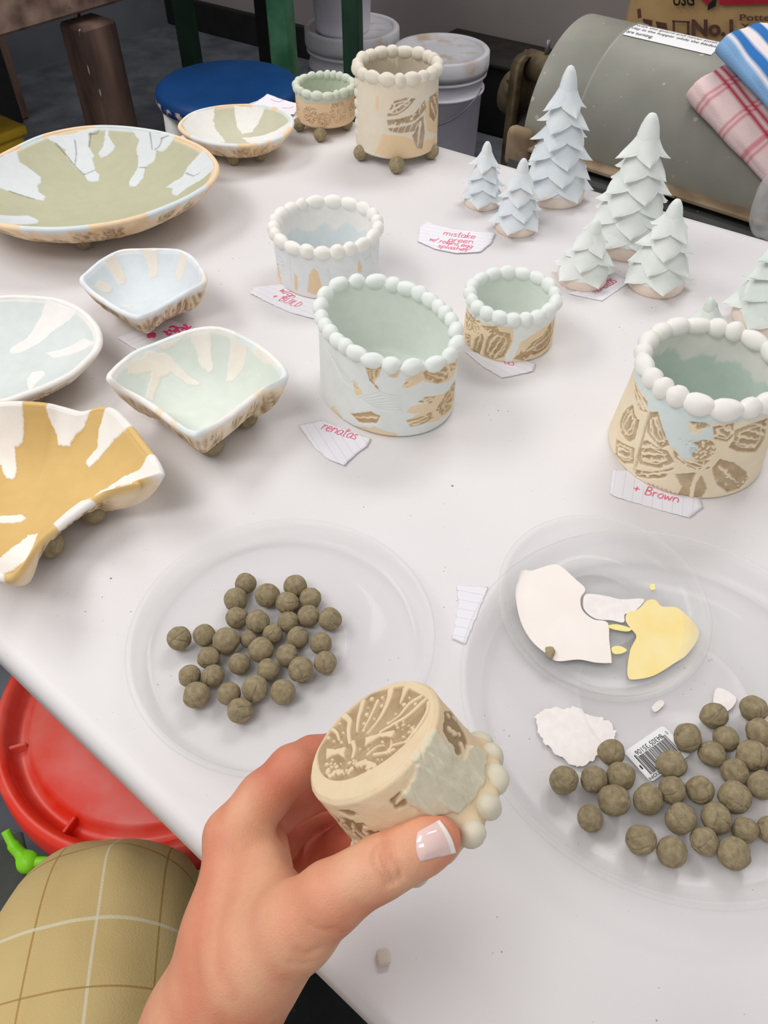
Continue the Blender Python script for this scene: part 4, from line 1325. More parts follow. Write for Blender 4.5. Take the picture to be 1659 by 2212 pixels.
# big olive bowl
rim = [(x, y, z) for x, y, z in [(0, 340, .05), (100, 294, .05), (210, 276, .05), (330, 286, .05), (418, 314, .05), (460, 352, .05), (452, 390, .05), (400, 426, .05), (300, 466, .05), (200, 486, .05), (100, 492, .05), (0, 482, .05), (-70, 450, .05), (-100, 405, .05), (-65, 368, .05)]]
ds = Dish(rim, 0.013, 2.5, 0.006, nt=560)
root = thing('footed_bowl', 'large shallow olive green bowl with cracked pale blue drips', 'bowl', (*ds.c, TZ))
dc = ds.canvas(); ck = ds.canvas()
D_ = [[(300, 885), (330, 870), (580, 820), (640, 826), (570, 860), (570, 940), (605, 1000), (590, 1020), (610, 1090), (635, 1120), (630, 1160), (570, 1165), (540, 1120), (490, 1080), (430, 1010), (420, 960), (360, 920)],
      [(690, 815), (700, 880), (735, 940), (720, 970), (680, 1000), (645, 1012), (632, 980), (665, 930), (670, 860)],
      [(830, 812), (1130, 862), (1100, 910), (1060, 960), (1040, 975), (1000, 960), (990, 1030), (930, 1070), (915, 1140), (870, 1195), (830, 1195), (825, 1160), (880, 1080), (885, 1010), (870, 960), (890, 900), (850, 850)],
      [(1310, 945), (1360, 1000), (1368, 1080), (1290, 1150), (1200, 1200), (1130, 1255), (1100, 1240), (1105, 1205), (1060, 1200), (1110, 1165), (1170, 1130), (1200, 1070)],
      [(-60, 1030), (110, 965), (130, 1040), (190, 1080), (260, 1130), (265, 1170), (240, 1190), (250, 1230), (290, 1260), (280, 1285), (220, 1275), (60, 1225), (-60, 1180)],
      [(-60, 1370), (180, 1380), (250, 1410), (240, 1430), (120, 1440), (-60, 1440)]]
for d_ in D_:
    dc.poly([ds.xy(*p) for p in cr(O1, S1, d_)], 1.0, 1.0)
for l_ in ([(360, 920), (430, 1000), (490, 1075), (540, 1120), (610, 1090)], [(580, 850), (570, 940)], [(480, 900), (490, 980), (480, 1060)], [(960, 850), (975, 960)], [(1040, 890), (1020, 940), (990, 960)], [(930, 1075), (890, 1075)], [(1190, 1110), (1240, 1130), (1280, 1110)], [(60, 1225), (220, 1275)], [(570, 860), (620, 855), (640, 830)], [(1100, 860), (1030, 890)]):
    ck.stroke([ds.xy(*p) for p in cr(O1, S1, l_)], 1.3, 0.9, 1.0)
dc.blur(1); ck.blur(1)
ds.make(root, dc, OLIVE, (GREYB, lin((222, 228, 230))), bands(PEACH, lin((220, 230, 232)), 2.2, 3), outer=lin((222, 180, 128)), dark=lin((122, 92, 60)), ns=120, crack=ck)
ds.feet(root, [(182, 527)], [(-0.06, 0.05), (0.06, 0.05), (-0.05, -0.04), (0.07, -0.02)], 0.0085)

# small bowl behind it
rim = [(394, 268, .036), (420, 246, .036), (470, 233, .036), (540, 229, .036), (590, 235, .036), (620, 250, .036), (626, 268, .036), (612, 289, .036), (578, 304, .036), (530, 312, .036), (470, 309, .036), (425, 297, .036), (400, 283, .036)]
ds = Dish(rim, 0.0135, 2.5, 0.0055, nt=320)
root = thing('footed_bowl', 'small round bowl with white drips standing beside large olive bowl', 'bowl', (*ds.c, TZ))
dc = ds.canvas()
for d_ in ([(394, 262), (420, 243), (465, 231), (460, 262), (470, 285), (490, 307), (440, 305), (405, 288)], [(505, 228), (575, 230), (560, 262), (545, 285), (525, 290), (512, 275)], [(520, 297), (590, 285), (625, 262), (628, 275), (600, 298), (545, 312)]):
    dc.poly([ds.xy(*p) for p in d_], 1.0, 1.5)
dc.blur(1)
ds.make(root, dc, lin((202, 200, 176)), (lin((228, 228, 222)), lin((240, 238, 232))), bands(PEACH, lin((230, 234, 234)), 3, 6), outer=lin((222, 184, 136)), ns=70, no=30, seed=11)
ds.feet(root, [(504, 347), (562, 338)], [(-0.02, 0.03), (0.02, 0.03), (-0.035, -0.01)], 0.0075)

O4 = (0, 500); S4 = 2.592
# small square dish
rim = [(x, y, z) for (x, y), z in zip(cr(O4, S4, [(472, 272), (505, 232), (580, 168), (680, 118), (800, 110), (920, 110), (1000, 118), (1060, 152), (1110, 210), (1132, 268), (1110, 300), (1020, 345), (920, 402), (850, 445), (775, 470), (690, 440), (600, 385), (520, 330)]),
      (.044, .043, .040, .038, .038, .038, .040, .042, .044, .045, .043, .038, .036, .038, .043, .038, .036, .039))]
ds = Dish(rim, 0.0135, 3.0, 0.005, nt=400)
root = thing('square_dish', 'small square pale blue dish with cream drips on ball feet', 'dish', (*ds.c, TZ))
dc = ds.canvas()
for d_ in ([(575, 160), (640, 120), (680, 200), (705, 260), (700, 295), (670, 297), (640, 250)], [(795, 100), (880, 100), (885, 200), (880, 255), (840, 262), (830, 200)], [(475, 290), (560, 270), (630, 310), (625, 340), (590, 345), (520, 310)], [(1010, 110), (1050, 140), (1020, 250), (1000, 285), (985, 240)], [(690, 410), (745, 415), (730, 428), (700, 425)]):
    dc.poly([ds.xy(*p) for p in cr(O4, S4, d_)], 1.0, 0.8)
dc.blur(1)
ds.make(root, dc, lin((222, 229, 232)), (OFFW, lin((232, 222, 206))), bands(WHITE, lin((234, 239, 243)), 2, 2, OFFW), outer=lin((236, 210, 184)), dark=lin((138, 106, 78)), ns=90, seed=21)
ds.feet(root, [(316, 694), (395, 648)], [(-0.03, 0.02), (0.01, 0.035)], 0.0095)

# medium square dish
rim = [(x, y, z) for (x, y), z in zip(cr(O4, S4, [(634, 830), (655, 780), (760, 692), (880, 640), (1060, 572), (1180, 553), (1280, 572), (1400, 632), (1500, 702), (1572, 785), (1560, 838), (1480, 875), (1400, 925), (1250, 1042), (1160, 1095), (1085, 1118), (1000, 1072), (900, 992), (800, 930), (700, 880)]),
      (.052, .050, .044, .044, .047, .050, .049, .045, .046, .052, .050, .044, .041, .043, .048, .051, .045, .041, .041, .045))]
ds = Dish(rim, 0.0135, 3.0, 0.0055, nt=480)
root = thing('square_dish', 'mint green square dish with pinched corners and wide cream drips', 'dish', (*ds.c, TZ))
dc = ds.canvas()
for d_ in ([(700, 720), (830, 670), (930, 690), (1010, 760), (1050, 810), (1120, 850), (1110, 865), (1060, 860), (960, 790), (900, 820), (870, 900), (855, 950), (815, 930), (840, 850), (850, 780), (720, 800)], [(1060, 575), (1180, 560), (1185, 680), (1195, 770), (1175, 795), (1120, 750), (1100, 660)],
           [(1290, 590), (1385, 640), (1370, 760), (1300, 840), (1270, 845), (1280, 760), (1290, 680)], [(1390, 655), (1450, 660), (1530, 740), (1510, 750), (1430, 700)], [(880, 640), (1050, 575), (1000, 620), (920, 670)]):
    dc.poly([ds.xy(*p) for p in cr(O4, S4, d_)], 1.0, 0.9)
dc.blur(1)
ds.make(root, dc, lin((224, 232, 222)), (lin((236, 226, 210)), lin((244, 240, 232))), bands(WHITE, lin((235, 241, 241)), 2, 4, CREAM), outer=lin((240, 220, 190)), dark=lin((150, 118, 80)), ns=100, seed=31)
ds.feet(root, [(456, 962), (530, 900)], [(-0.04, 0.03), (0.01, 0.05)], 0.0105)

# round bowl cut by the left edge
rim = [(x, y, 0.036) for x, y in cr(O4, S4, [(0, 381), (100, 378), (250, 387), (350, 408), (450, 462), (518, 540), (536, 605), (520, 665), (460, 728), (380, 795), (260, 855), (140, 900), (0, 942), (-200, 945), (-400, 880), (-520, 760), (-530, 640), (-430, 500), (-220, 405)])]
ds = Dish(rim, 0.0145, 2.6, 0.006, nt=440)
root = thing('footed_bowl', 'round white bowl with pale mint inside at left table side', 'bowl', (*ds.c, TZ))
dc = ds.canvas()
for d_ in ([(50, 660), (150, 600), (230, 480), (260, 380), (450, 440), (300, 560), (200, 640), (120, 680), (65, 685)], [(260, 680), (380, 650), (470, 600), (540, 620), (400, 690), (300, 710)], [(150, 830), (180, 790), (240, 780), (255, 800), (200, 850), (160, 910)], [(-400, 600), (-250, 560), (-150, 620), (-260, 680)]):
    dc.poly([ds.xy(*p) for p in cr(O4, S4, d_)], 1.0, 0.9)
dc.blur(1)
ds.make(root, dc, lin((220, 227, 225)), (lin((238, 234, 230)), lin((244, 242, 238))), bands(WHITE, lin((244, 242, 236)), 3, 14, lin((182, 152, 108))), outer=lin((240, 224, 200)), ns=90, seed=41)
ds.feet(root, [(73, 860)], [(-0.03, 0.03), (0.035, 0.03), (-0.03, -0.03)], 0.0095)

# yellow dish
rim = [(x, y, z) for (x, y), z in zip(cr(O4, S4, [(0, 983), (100, 978), (250, 988), (330, 1006), (430, 1033), (500, 1020), (565, 1004), (625, 1024), (700, 1102), (780, 1202), (850, 1292), (876, 1360), (858, 1402), (760, 1402), (640, 1432), (540, 1482), (440, 1542), (360, 1602), (300, 1652), (240, 1702), (200, 1752), (140, 1850), (105, 1900), (50, 1918), (-40, 1905), (-150, 1840), (-280, 1700), (-350, 1480), (-330, 1250), (-240, 1080), (-120, 1005)]),
      (.050, .050, .046, .042, .040, .042, .046, .047, .044, .042, .046, .052, .052, .045, .038, .033, .030, .029, .030, .033, .037, .045, .050, .052, .046, .038, .036, .044, .048, .044, .046))]
ds = Dish(rim, 0.012, 2.8, 0.006, nt=560, ctr=P(45, 1060, 0.02)[:2])
root = thing('square_dish', 'mustard yellow wavy square dish with thick white drips', 'dish', (*ds.c, TZ))
dc = ds.canvas()
for d_ in ([(-40, 960), (128, 970), (130, 1180), (110, 1210), (80, 1205), (95, 1350), (75, 1390), (35, 1385), (0, 1300), (-20, 1150)], [(250, 970), (330, 990), (430, 1020), (500, 1005), (480, 1090), (420, 1150), (390, 1205), (330, 1200), (320, 1140), (285, 1070)],
           [(590, 990), (650, 1020), (712, 1105), (640, 1170), (580, 1240), (530, 1300), (500, 1325), (478, 1300), (500, 1260), (545, 1220), (550, 1120)], [(825, 1255), (880, 1300), (890, 1410), (760, 1410), (605, 1430), (700, 1370), (790, 1330)], [(-60, 1590), (120, 1585), (150, 1605), (120, 1628), (-60, 1632)],
           [(-40, 1850), (60, 1780), (160, 1700), (215, 1695), (190, 1760), (100, 1880), (0, 1940)], [(300, 1640), (440, 1525), (560, 1455), (650, 1415), (650, 1440), (560, 1490), (440, 1560), (330, 1660)]):
    dc.poly([ds.xy(*p) for p in cr(O4, S4, d_)], 1.0, 0.9)
dc.blur(1)


def yellow_rim(t):
    # white on the drips, warm cream elsewhere
    q = np.stack([np.cos(t), np.sin(t)], 1) * (ds.R - 0.001)[:, None] * 1000
    return mix(lin((226, 192, 128)), WHITE, np.clip(dc.sample(q[:, 0], q[:, 1]) * 1.3, 0, 1))


ds.make(root, dc, YEL, (WHITE, lin((248, 246, 242))), yellow_rim, outer=lin((236, 212, 178)), dark=lin((150, 118, 76)), ns=120, seed=51, raise_=0.0009)
ds.feet(root, [(203, 1110), (112, 1183)], [(-0.05, 0.03), (0.0, 0.05), (-0.05, -0.03)], 0.0095)
# ------------------------------------------------------------ clear plant saucers
def saucer(name, label, c, Rr, Rb, h, tilt=None, z=0.0):
    t = thing(name, label, 'saucer', (c[0], c[1], TZ + z))
    pr = [(0.0006, 0.0020), (Rb * 0.45, 0.0020), (Rb * 0.452, 0.0026), (Rb * 0.47, 0.0026), (Rb * 0.472, 0.0020), (Rb - 0.008, 0.0020), (Rb - 0.006, 0.0028), (Rb - 0.004, 0.0028), (Rb, 0.0045), (Rb + (Rr - Rb) * 0.55, h * 0.62), (Rr - 0.0035, h - 0.001), (Rr - 0.0025, h), (Rr - 0.0005, h), (Rr + 0.0008, h - 0.0015), (Rr + 0.0006, h - 0.0035),
          (Rr - 0.0012, h - 0.0036), (Rb + (Rr - Rb) * 0.6 + 0.0004, h * 0.58), (Rb + 0.0012, 0.0030), (Rb - 0.004, 0.0006), (0.0006, 0.0006)]
    V, F = lathe(pr, 120, (c[0], c[1], TZ + z))
    o = build('dish', V, F, M['saucer'], t)
    if tilt is not None:
        t.rotation_mode = 'QUATERNION'
        from mathutils import Quaternion
        t.rotation_quaternion = Quaternion(tilt[0], tilt[1])
    return t


SL = np.array([-0.066, 0.3005]); SB = np.array([0.1735, 0.2575]); SS = np.array([0.1426, 0.3190])
saucer('plant_saucer', 'medium clear plastic saucer holding a cluster of round clay balls', SL, 0.0985, 0.0890, 0.016)
saucer('plant_saucer', 'largest clear plastic saucer with barcode sticker and clay balls', SB, 0.1265, 0.1140, 0.020)
dv = (SS - SB) / np.linalg.norm(SS - SB)
TILT = math.radians(7.2)
small = saucer('plant_saucer', 'small clear plastic saucer with a white patch and a yellow glaze puddle', SS, 0.0690, 0.0590, 0.0155, (Vector((dv[1], -dv[0], 0)), TILT), 0.0105)


def on_small(px, py, lift=0.0024):
    """place on the tilted floor of the small saucer"""
    n_ = np.array([-dv[0] * math.sin(TILT), -dv[1] * math.sin(TILT), math.cos(TILT)])
    o = np.array([SS[0], SS[1], TZ + 0.0105]) + n_ * lift
    d = ray(px, py)
    return CAMP + d * (((o - CAMP) @ n_) / (d @ n_)), n_


def puddle(name, label, pts, mat, thick=0.00035, cat='glaze', flat=None, lift=0.0024, rag=0.0):
    sm = smooth_poly(np.array(pts), 5 if not rag else 9)
    if rag:
        sm = sm + rag * (np.stack([fbm(np.arange(len(sm)) / 2.1, np.zeros(len(sm)), 3), fbm(np.arange(len(sm)) / 2.1, np.zeros(len(sm)) + 5, 4)], 1) - 0.5)
    if flat is None:
        top = [on_small(x, y, lift + thick) for x, y in sm]; n_ = top[0][1]; top = np.array([q[0] for q in top])
    else:
        n_ = np.array([0, 0, 1.0]); top = np.array([P(x, y, flat + thick) for x, y in sm])
    m_ = top.mean(0)
    ins = m_ + (top - m_) * 0.992 + n_ * thick * 0.3
    low = top - n_ * thick * 0.95
    V = np.concatenate([low, top, ins]); k_ = len(sm)
    F = [[i, (i + 1) % k_, k_ + (i + 1) % k_, k_ + i] for i in range(k_)] + [[k_ + i, k_ + (i + 1) % k_, 2 * k_ + (i + 1) % k_, 2 * k_ + i] for i in range(k_)] + [list(range(2 * k_, 3 * k_))]
    o = build(name, V, F, mat, loc=m_ - n_ * thick, smooth=False)
    return tag(o, label, cat)


O8 = (940, 1080); S8 = 2.307
puddle('saucer_patch', 'broad milky white patch in the small clear saucer', cr(O8, S8, [(400, 470), (415, 400), (434, 350), (480, 352), (545, 332), (600, 321), (640, 340), (700, 395), (748, 443), (725, 490), (735, 550), (790, 595), (860, 612), (868, 700), (880, 800), (870, 812), (800, 810), (715, 795), (610, 803), (560, 770), (480, 700), (425, 600)]), M['milky_white'])  # flat opaque milky white shape on the saucer floor
puddle('saucer_patch', 'butter yellow glaze puddle in the small clear saucer', cr(O8, S8, [(962, 880), (960, 820), (975, 740), (1003, 680), (975, 640), (950, 600), (960, 560), (1010, 545), (1060, 500), (1100, 500), (1130, 530), (1200, 535), (1255, 575), (1310, 640), (1305, 700), (1250, 775), (1190, 815), (1090, 875), (990, 895)]), M['glaze_yellow'], lift=0.0025)
for i, (pl, ll) in enumerate((([(860, 628), (905, 620), (975, 640), (960, 655), (890, 645)], 'thin yellow glaze splash between the white patch and yellow puddle'), ([(880, 735), (920, 728), (955, 748), (930, 765), (890, 765)], 'short rounded yellow glaze drip left of the yellow puddle'), ([(1070, 425), (1090, 420), (1096, 444), (1075, 448)], 'small pale yellow glaze drop above the yellow puddle'))):
    puddle('glaze_drop', ll, cr(O8, S8, pl), M['glaze_yellow_thick'], 0.0006, lift=0.0026)
puddle('glaze_drop', 'thin milky glaze film joining the white patch and yellow puddle', cr(O8, S8, [(752, 470), (800, 470), (860, 480), (930, 495), (1035, 492), (1030, 520), (985, 560), (945, 570), (940, 610), (880, 600), (800, 592), (745, 548), (738, 500)]), M['glaze_dry'], 0.0004)
ZB = 0.0022
puddle('glaze_smear', 'big dried pinkish glaze smear on the largest saucer floor', cr((940, 1100), 2.307, [(500, 1040), (540, 1000), (640, 990), (700, 990), (790, 1030), (870, 1060), (900, 1110), (885, 1170), (800, 1240), (720, 1280), (640, 1240), (560, 1180), (520, 1110)]), M['glaze_dry'], 0.0003, flat=ZB, rag=12.0)
puddle('glaze_flake', 'pinkish triangular glaze flake above the upper clay balls', cr((940, 1100), 2.307, [(1405, 890), (1500, 940), (1460, 1005), (1390, 985)]), M['glaze_dry'], 0.0005, flat=ZB)
puddle('glaze_flake', 'tiny pale glaze flake near the small saucer lower rim', cr((940, 1100), 2.307, [(1080, 985), (1120, 950), (1142, 970), (1100, 1010)]), M['glaze_dry'], 0.0005, flat=ZB)
cq = on_small(*cr((940, 1100), 2.307, [(572, 712)])[0], 0.004)[0]
V, F = ico(3)
V = V * (0.75 + 0.6 * fbm(V[:, 0] * 3, V[:, 1] * 3 + V[:, 2], 4))[:, None] * [0.0028, 0.0042, 0.0022] + cq
tag(build('clay_crumb', V, F, M['clay'], loc=cq - [0, 0, 0.002]), 'dark clay crumb on the white patch edge', 'clay crumb')
cq = P(828, 2068, 0.002)
tag(build('clay_crumb', *box(cq[0], cq[1], TZ + 0.0022, 0.0062, 0.0075, 0.004, (1, 0.2, 0), bev=0.0012, seg=2), surf('pale_crumb', (206, 194, 180), (220, 208, 196), rough=0.9), loc=(cq[0], cq[1], TZ)), 'pale chip of dried clay on bare table near the wrist', 'clay crumb')

# ------------------------------------------------------------ clay balls
rb_ = random.Random(5)


def ball_mesh(i, lump):
    V, F = ico(5)
    x, y, z = V.T
    n_ = fbm(x * 1.2 + i * 7.3, y * 1.2 + z * 0.8 + i, i, 2) + fbm(z * 1.4 + i, x * 0.7 - y + i * 2, i + 40, 2) - 1.0
    r = 1 + lump * 0.5 * n_
    for k_ in range(3):                       # flats pressed by the palm
        d = np.array([rb_.gauss(0, 1) for _ in range(3)]); d /= np.linalg.norm(d)
        lim = rb_.uniform(0.86, 0.95)
        dt = (V @ d) * r
        r = np.where(dt > lim, r * (0.35 * 1 + 0.65 * lim / np.maximum(dt, 1e-6)), r)
    for k_ in range(3):                       # a crack across the surface
        d = np.array([rb_.gauss(0, 1) for _ in range(3)]); d /= np.linalg.norm(d)
        e = np.cross(d, [rb_.gauss(0, 1) for _ in range(3)]); e /= np.linalg.norm(e)
        w = (V @ d) + 0.22 * (fbm(x * 4, y * 4 + z * 3, i + 9) - 0.5)
        r -= 0.10 * np.exp(-(w / 0.032) ** 2) * np.clip(((V @ e) - 0.40) * 4, 0, 1)
    r += 0.022 * (fbm(x * 9 + z * 5, y * 9, i + 3) - 0.5)
    me = mesh_data('clay_ball', V * r[:, None], F); me.materials.append(M['clay_ball'])
    return me


BALL_A = [ball_mesh(i, 0.16) for i in range(6)]
BALL_B = [ball_mesh(20 + i, 0.34) for i in range(6)]
LB_ = [(613, 388, 56), (585, 433, 61), (870, 385, 60), (748, 435, 62), (817, 460, 60), (943, 455, 58), (925, 532, 58), (1025, 545, 60), (855, 560, 55), (605, 545, 57), (660, 565, 62), (762, 610, 52), (292, 643, 63), (418, 627, 58), (540, 660, 70), (625, 650, 45), (690, 690, 65), (882, 637, 58), (998, 667, 58), (455, 728, 58), (592, 768, 56), (832, 728, 58), (897, 797, 66), (1022, 762, 60), (735, 800, 60), (345, 830, 58), (462, 830, 58), (378, 925, 68), (540, 918, 60), (670, 893, 70), (808, 908, 66), (595, 1003, 65)]
RB_ = [(192, 613, 106), (407, 603, 100), (538, 422, 97), (600, 585, 105), (555, 760, 115), (382, 890, 100), (805, 752, 112), (968, 503, 110), (965, 685, 103), (1170, 688, 100), (1103, 320, 104), (1260, 420, 100), (1293, 187, 98), (1410, 345, 95), (1560, 110, 100), (1600, 270, 105), (1540, 425, 115), (1640, 500, 80), (1418, 540, 98), (1415, 733, 118), (1600, 645, 102), (1035, 897, 112), (1290, 893, 112), (745, 1045, 115), (973, 1130, 110), (1200, 1045, 105), (1412, 1145, 118), (1500, 975, 95), (1672, 975, 98)]


def balls(lst, off, sc, meshes, label, group, zfloor):
    pts = []
    for x, y, r in lst:
        px, py, pr = off[0] + x / sc, off[1] + y / sc, r / sc
        d = np.linalg.norm(ray(px, py)); q = P(px, py, zfloor + 0.009)
        rm = pr * np.linalg.norm(q - CAMP) / d * 0.97
        q = P(px, py, zfloor + rm)
        pts.append([q[0], q[1], rm])
    pts = np.array(pts)
    for _ in range(60):                       # nudge apart balls that would share space
        for i in range(len(pts)):
            for j in range(i):
                d = pts[i, :2] - pts[j, :2]; L = np.hypot(*d); need = (pts[i, 2] + pts[j, 2]) * 0.965
                if L < need:
                    m_ = d / (L + 1e-9) * (need - L) * 0.25
                    pts[i, :2] += m_; pts[j, :2] -= m_
    for i, (x, y, r) in enumerate(pts):
        o = inst('clay_ball', meshes[i % len(meshes)], None, (x, y, TZ + zfloor + r * 0.985), (rb_.uniform(0, 6.28), rb_.uniform(0, 6.28), rb_.uniform(0, 6.28)), (r, r, r))
        lb = label[0]
        for txt, kk in (('leftmost', np.argmin(pts[:, 0])), ('farthest', np.argmax(pts[:, 1])), ('nearest', np.argmin(pts[:, 1])), ('biggest', np.argmax(pts[:, 2]))):
            if i == kk:
                lb = label[1] % txt
        tag(o, lb, 'clay ball', group)


balls(LB_, (260, 1100), 2.304, BALL_A, ('smooth olive brown clay ball inside the cluster on the medium saucer', '%s smooth clay ball of the cluster on the medium saucer'), 'clay balls on the medium saucer', 0.0021)
balls(RB_, (1160, 1500), 3.325, BALL_B, ('lumpy brown clay ball inside the cluster on the largest saucer', '%s lumpy clay ball of the cluster on the largest saucer'), 'clay balls on the largest saucer', 0.0021)

# ------------------------------------------------------------ barcode sticker on the large saucer
O5b = (1160, 1500); S5b = 3.325
kA, kB, kC = [np.array(P(*p, ZB + 0.0002)) for p in cr(O5b, S5b, [(905, 222), (622, 415), (1105, 430)])]
ux = kB - kA; uy = kC - kA                     # reading direction, and towards the bars
stk = thing('barcode_sticker', 'white barcode sticker lying among the balls on largest saucer', 'sticker', kA)
lp_ = lambda u, v, h=0.0: kA + ux * u + uy * v + np.array([0, 0, h])
rc_ = []
for cx_, cy_, a0 in ((0.08, 0.08, math.pi), (0.92, 0.08, 1.5 * math.pi), (0.92, 0.92, 0), (0.08, 0.92, 0.5 * math.pi)):
    for a in np.linspace(a0, a0 + math.pi / 2, 6):
        rc_.append((cx_ + 0.08 * math.cos(a), cy_ + 0.08 * math.sin(a)))
n_ = len(rc_)
V = np.array([lp_(u, v) for u, v in rc_] + [lp_(u, v, 0.00025) for u, v in rc_])
build('label', V, [list(range(n_))[::-1], list(range(n_, 2 * n_))] + [[i, (i + 1) % n_, n_ + (i + 1) % n_, n_ + i] for i in range(n_)], M['label_white'], stk, smooth=False)
V = []; F = []; u = 0.12; rg = random.Random(84305)
while u < 0.90:
    w = rg.choice((0.006, 0.006, 0.011, 0.017)); g_ = rg.choice((0.006, 0.010, 0.014))
    v0 = 0.22 if (u < 0.17 or u > 0.85 or abs(u - 0.51) < 0.02) else 0.30
    k_ = len(V)
    V += [lp_(u, v0, 0.0004), lp_(u + w, v0, 0.0004), lp_(u + w, 0.84, 0.0004), lp_(u, 0.84, 0.0004)]; F.append([k_, k_ + 1, k_ + 2, k_ + 3]); u += w + g_
build('bars', np.array(V), F, M['ink_black'], stk, smooth=False)
for tx, u0, u1, v0, v1 in (('0', 0.045, 0.075, 0.16, 0.27), ('84305', 0.18, 0.48, 0.14, 0.28), ('35106', 0.54, 0.84, 0.14, 0.28), ('1', 0.93, 0.96, 0.5, 0.62), ('TOM', 0.72, 0.98, 0.87, 0.95)):
    text_on('lettering', tx, lambda a, b, u0=u0, u1=u1, v0=v0, v1=v1: lp_(u0 + (u1 - u0) * a, v0 + (v1 - v0) * b, 0.0004), M['ink_black'], stk)


# ------------------------------------------------------------ ceramic fir trees
def leaf_data(mat, ztop, ln_, wid, rc, seed):
    """one clay leaf wrapped round the cone; origin on the tree axis at table height"""
    nt_, nw = 10, 9
    r_ = random.Random(seed)
    ts = np.linspace(0, 1, nt_); W = np.interp(ts, [0, .3, .55, .72, .86, .95, 1], [.46, .56, .54, .40, .22, .09, .012])
    kx = r_.uniform(-0.08, 0.08); lift = r_.uniform(0.85, 1.15)
    top = np.zeros((nt_, nw, 3)); bot = np.zeros((nt_, nw, 3))
    for i, t in enumerate(ts):
        for j, w in enumerate(np.linspace(-1, 1, nw)):
            z = ztop - t * ln_
            r0 = rc(z)
            o_ = ln_ * (-0.08 + 0.32 * t ** 1.2 + 0.18 * t ** 4) * lift + ln_ * 0.07 * (1 - abs(w) ** 1.5)
            ph = (w * W[i] + kx * t) * wid / max(r0 + o_, 1e-4)
            r1 = r0 + o_; r2 = r0 + o_ - ln_ * (0.09 + 0.08 * (1 - t))
            top[i, j] = (r1 * math.cos(ph), r1 * math.sin(ph), z)
            bot[i, j] = (r2 * math.cos(ph * 0.97), r2 * math.sin(ph * 0.97), z + 0.02 * ln_ * t)
    V = np.concatenate([top.reshape(-1, 3), bot.reshape(-1, 3)]); o_ = nt_ * nw
    F = [list(f) for f in grid_faces(nt_, nw)] + [list(f) for f in grid_faces(nt_, nw, off=o_, flip=True)]
    ring_ = [j for j in range(nw)] + [i * nw + nw - 1 for i in range(1, nt_)] + [(nt_ - 1) * nw + j for j in range(nw - 2, -1, -1)] + [i * nw for i in range(nt_ - 2, 0, -1)]
    for a, b in zip(ring_, ring_[1:] + ring_[:1]):
        F.append([b, a, a + o_, b + o_])
    me = mesh_data('leaf', V, F); me.materials.append(mat)
    return me


def tree(label, base, topz, lean, R, rows, mat, seed, nbot=7):
    R = R * 1.20
    rg = random.Random(seed)
    b = np.array([base[0], base[1], TZ])
    t = thing('ceramic_tree', label, 'tree ornament', b, 'ceramic fir trees')
    stub = R * 0.34
    rb2 = R * 0.74
    H = topz
    def axis(z): return b + np.array([lean * z / H, 0, z])
    # solid core with rounded tip
    prof = []
    for z, r in ((stub * 0.9, rb2), (stub * 1.3, rb2 * 0.97), (H * 0.45, rb2 * 0.60), (H * 0.75, rb2 * 0.30), (H * 0.86, rb2 * 0.23), (H * 0.93, rb2 * 0.19), (H * 0.975, rb2 * 0.13), (H * 0.995, rb2 * 0.06), (H, 0.0005)):
        prof.append((r, z))
    V, F = lathe(prof, 28); V[:, 0] += lean * V[:, 2] / H
    build('trunk', V + b, F, M[mat], t)
    V, F = lathe([(0.0005, 0), (rb2 * 0.96, 0), (rb2 * 1.0, stub * 0.2), (rb2 * 1.0, stub * 0.7), (rb2 * 0.97, stub)], 36)
    build('base', V + b, F, M['tree_base'], t)
    z0_ = stub * 0.75
    zt = np.linspace(z0_, (0.88 * H * (rows - 1) + 1.5 * z0_) / (rows + 0.5), rows)
    sp = (zt[1] - zt[0])
    rc = lambda z: float(np.interp(z, [0, H * 0.45, H * 0.75, H], [rb2 * 1.0, rb2 * 0.60, rb2 * 0.32, rb2 * 0.16]))
    for i in range(rows):
        f = i / (rows - 1)
        ln_ = sp * 1.62
        n_ = max(4, int(round(nbot - (nbot - 4) * f)))
        wid = 2 * math.pi * (rc(zt[i]) + 0.25 * ln_) / n_ * 1.12
        var = [leaf_data(M[mat], zt[i] + ln_ * 0.97, ln_, wid, rc, seed * 100 + i * 10 + v) for v in range(3)]
        for k_ in range(n_):
            a = 2 * math.pi * (k_ + 0.5 * (i % 2)) / n_ + rg.uniform(-0.08, 0.08) + seed
            zc = zt[i] + ln_ * 0.5
            inst('leaf', rg.choice(var), t, b + np.array([lean * zc / H, 0, rg.uniform(-0.04, 0.04) * ln_]), (0, 0, a))
    # the tip: three small leaves and a rounded cap
    V, F = lathe([(rb2 * 0.22, H * 0.72), (rb2 * 0.31, H * 0.80), (rb2 * 0.28, H * 0.86), (rb2 * 0.23, H * 0.92), (rb2 * 0.165, H * 0.965), (rb2 * 0.095, H * 0.995), (0.00004, H * 1.006)], 20); V[:, 0] += lean * V[:, 2] / H
    build('tip', V + b, F, M[mat], t)
    return t


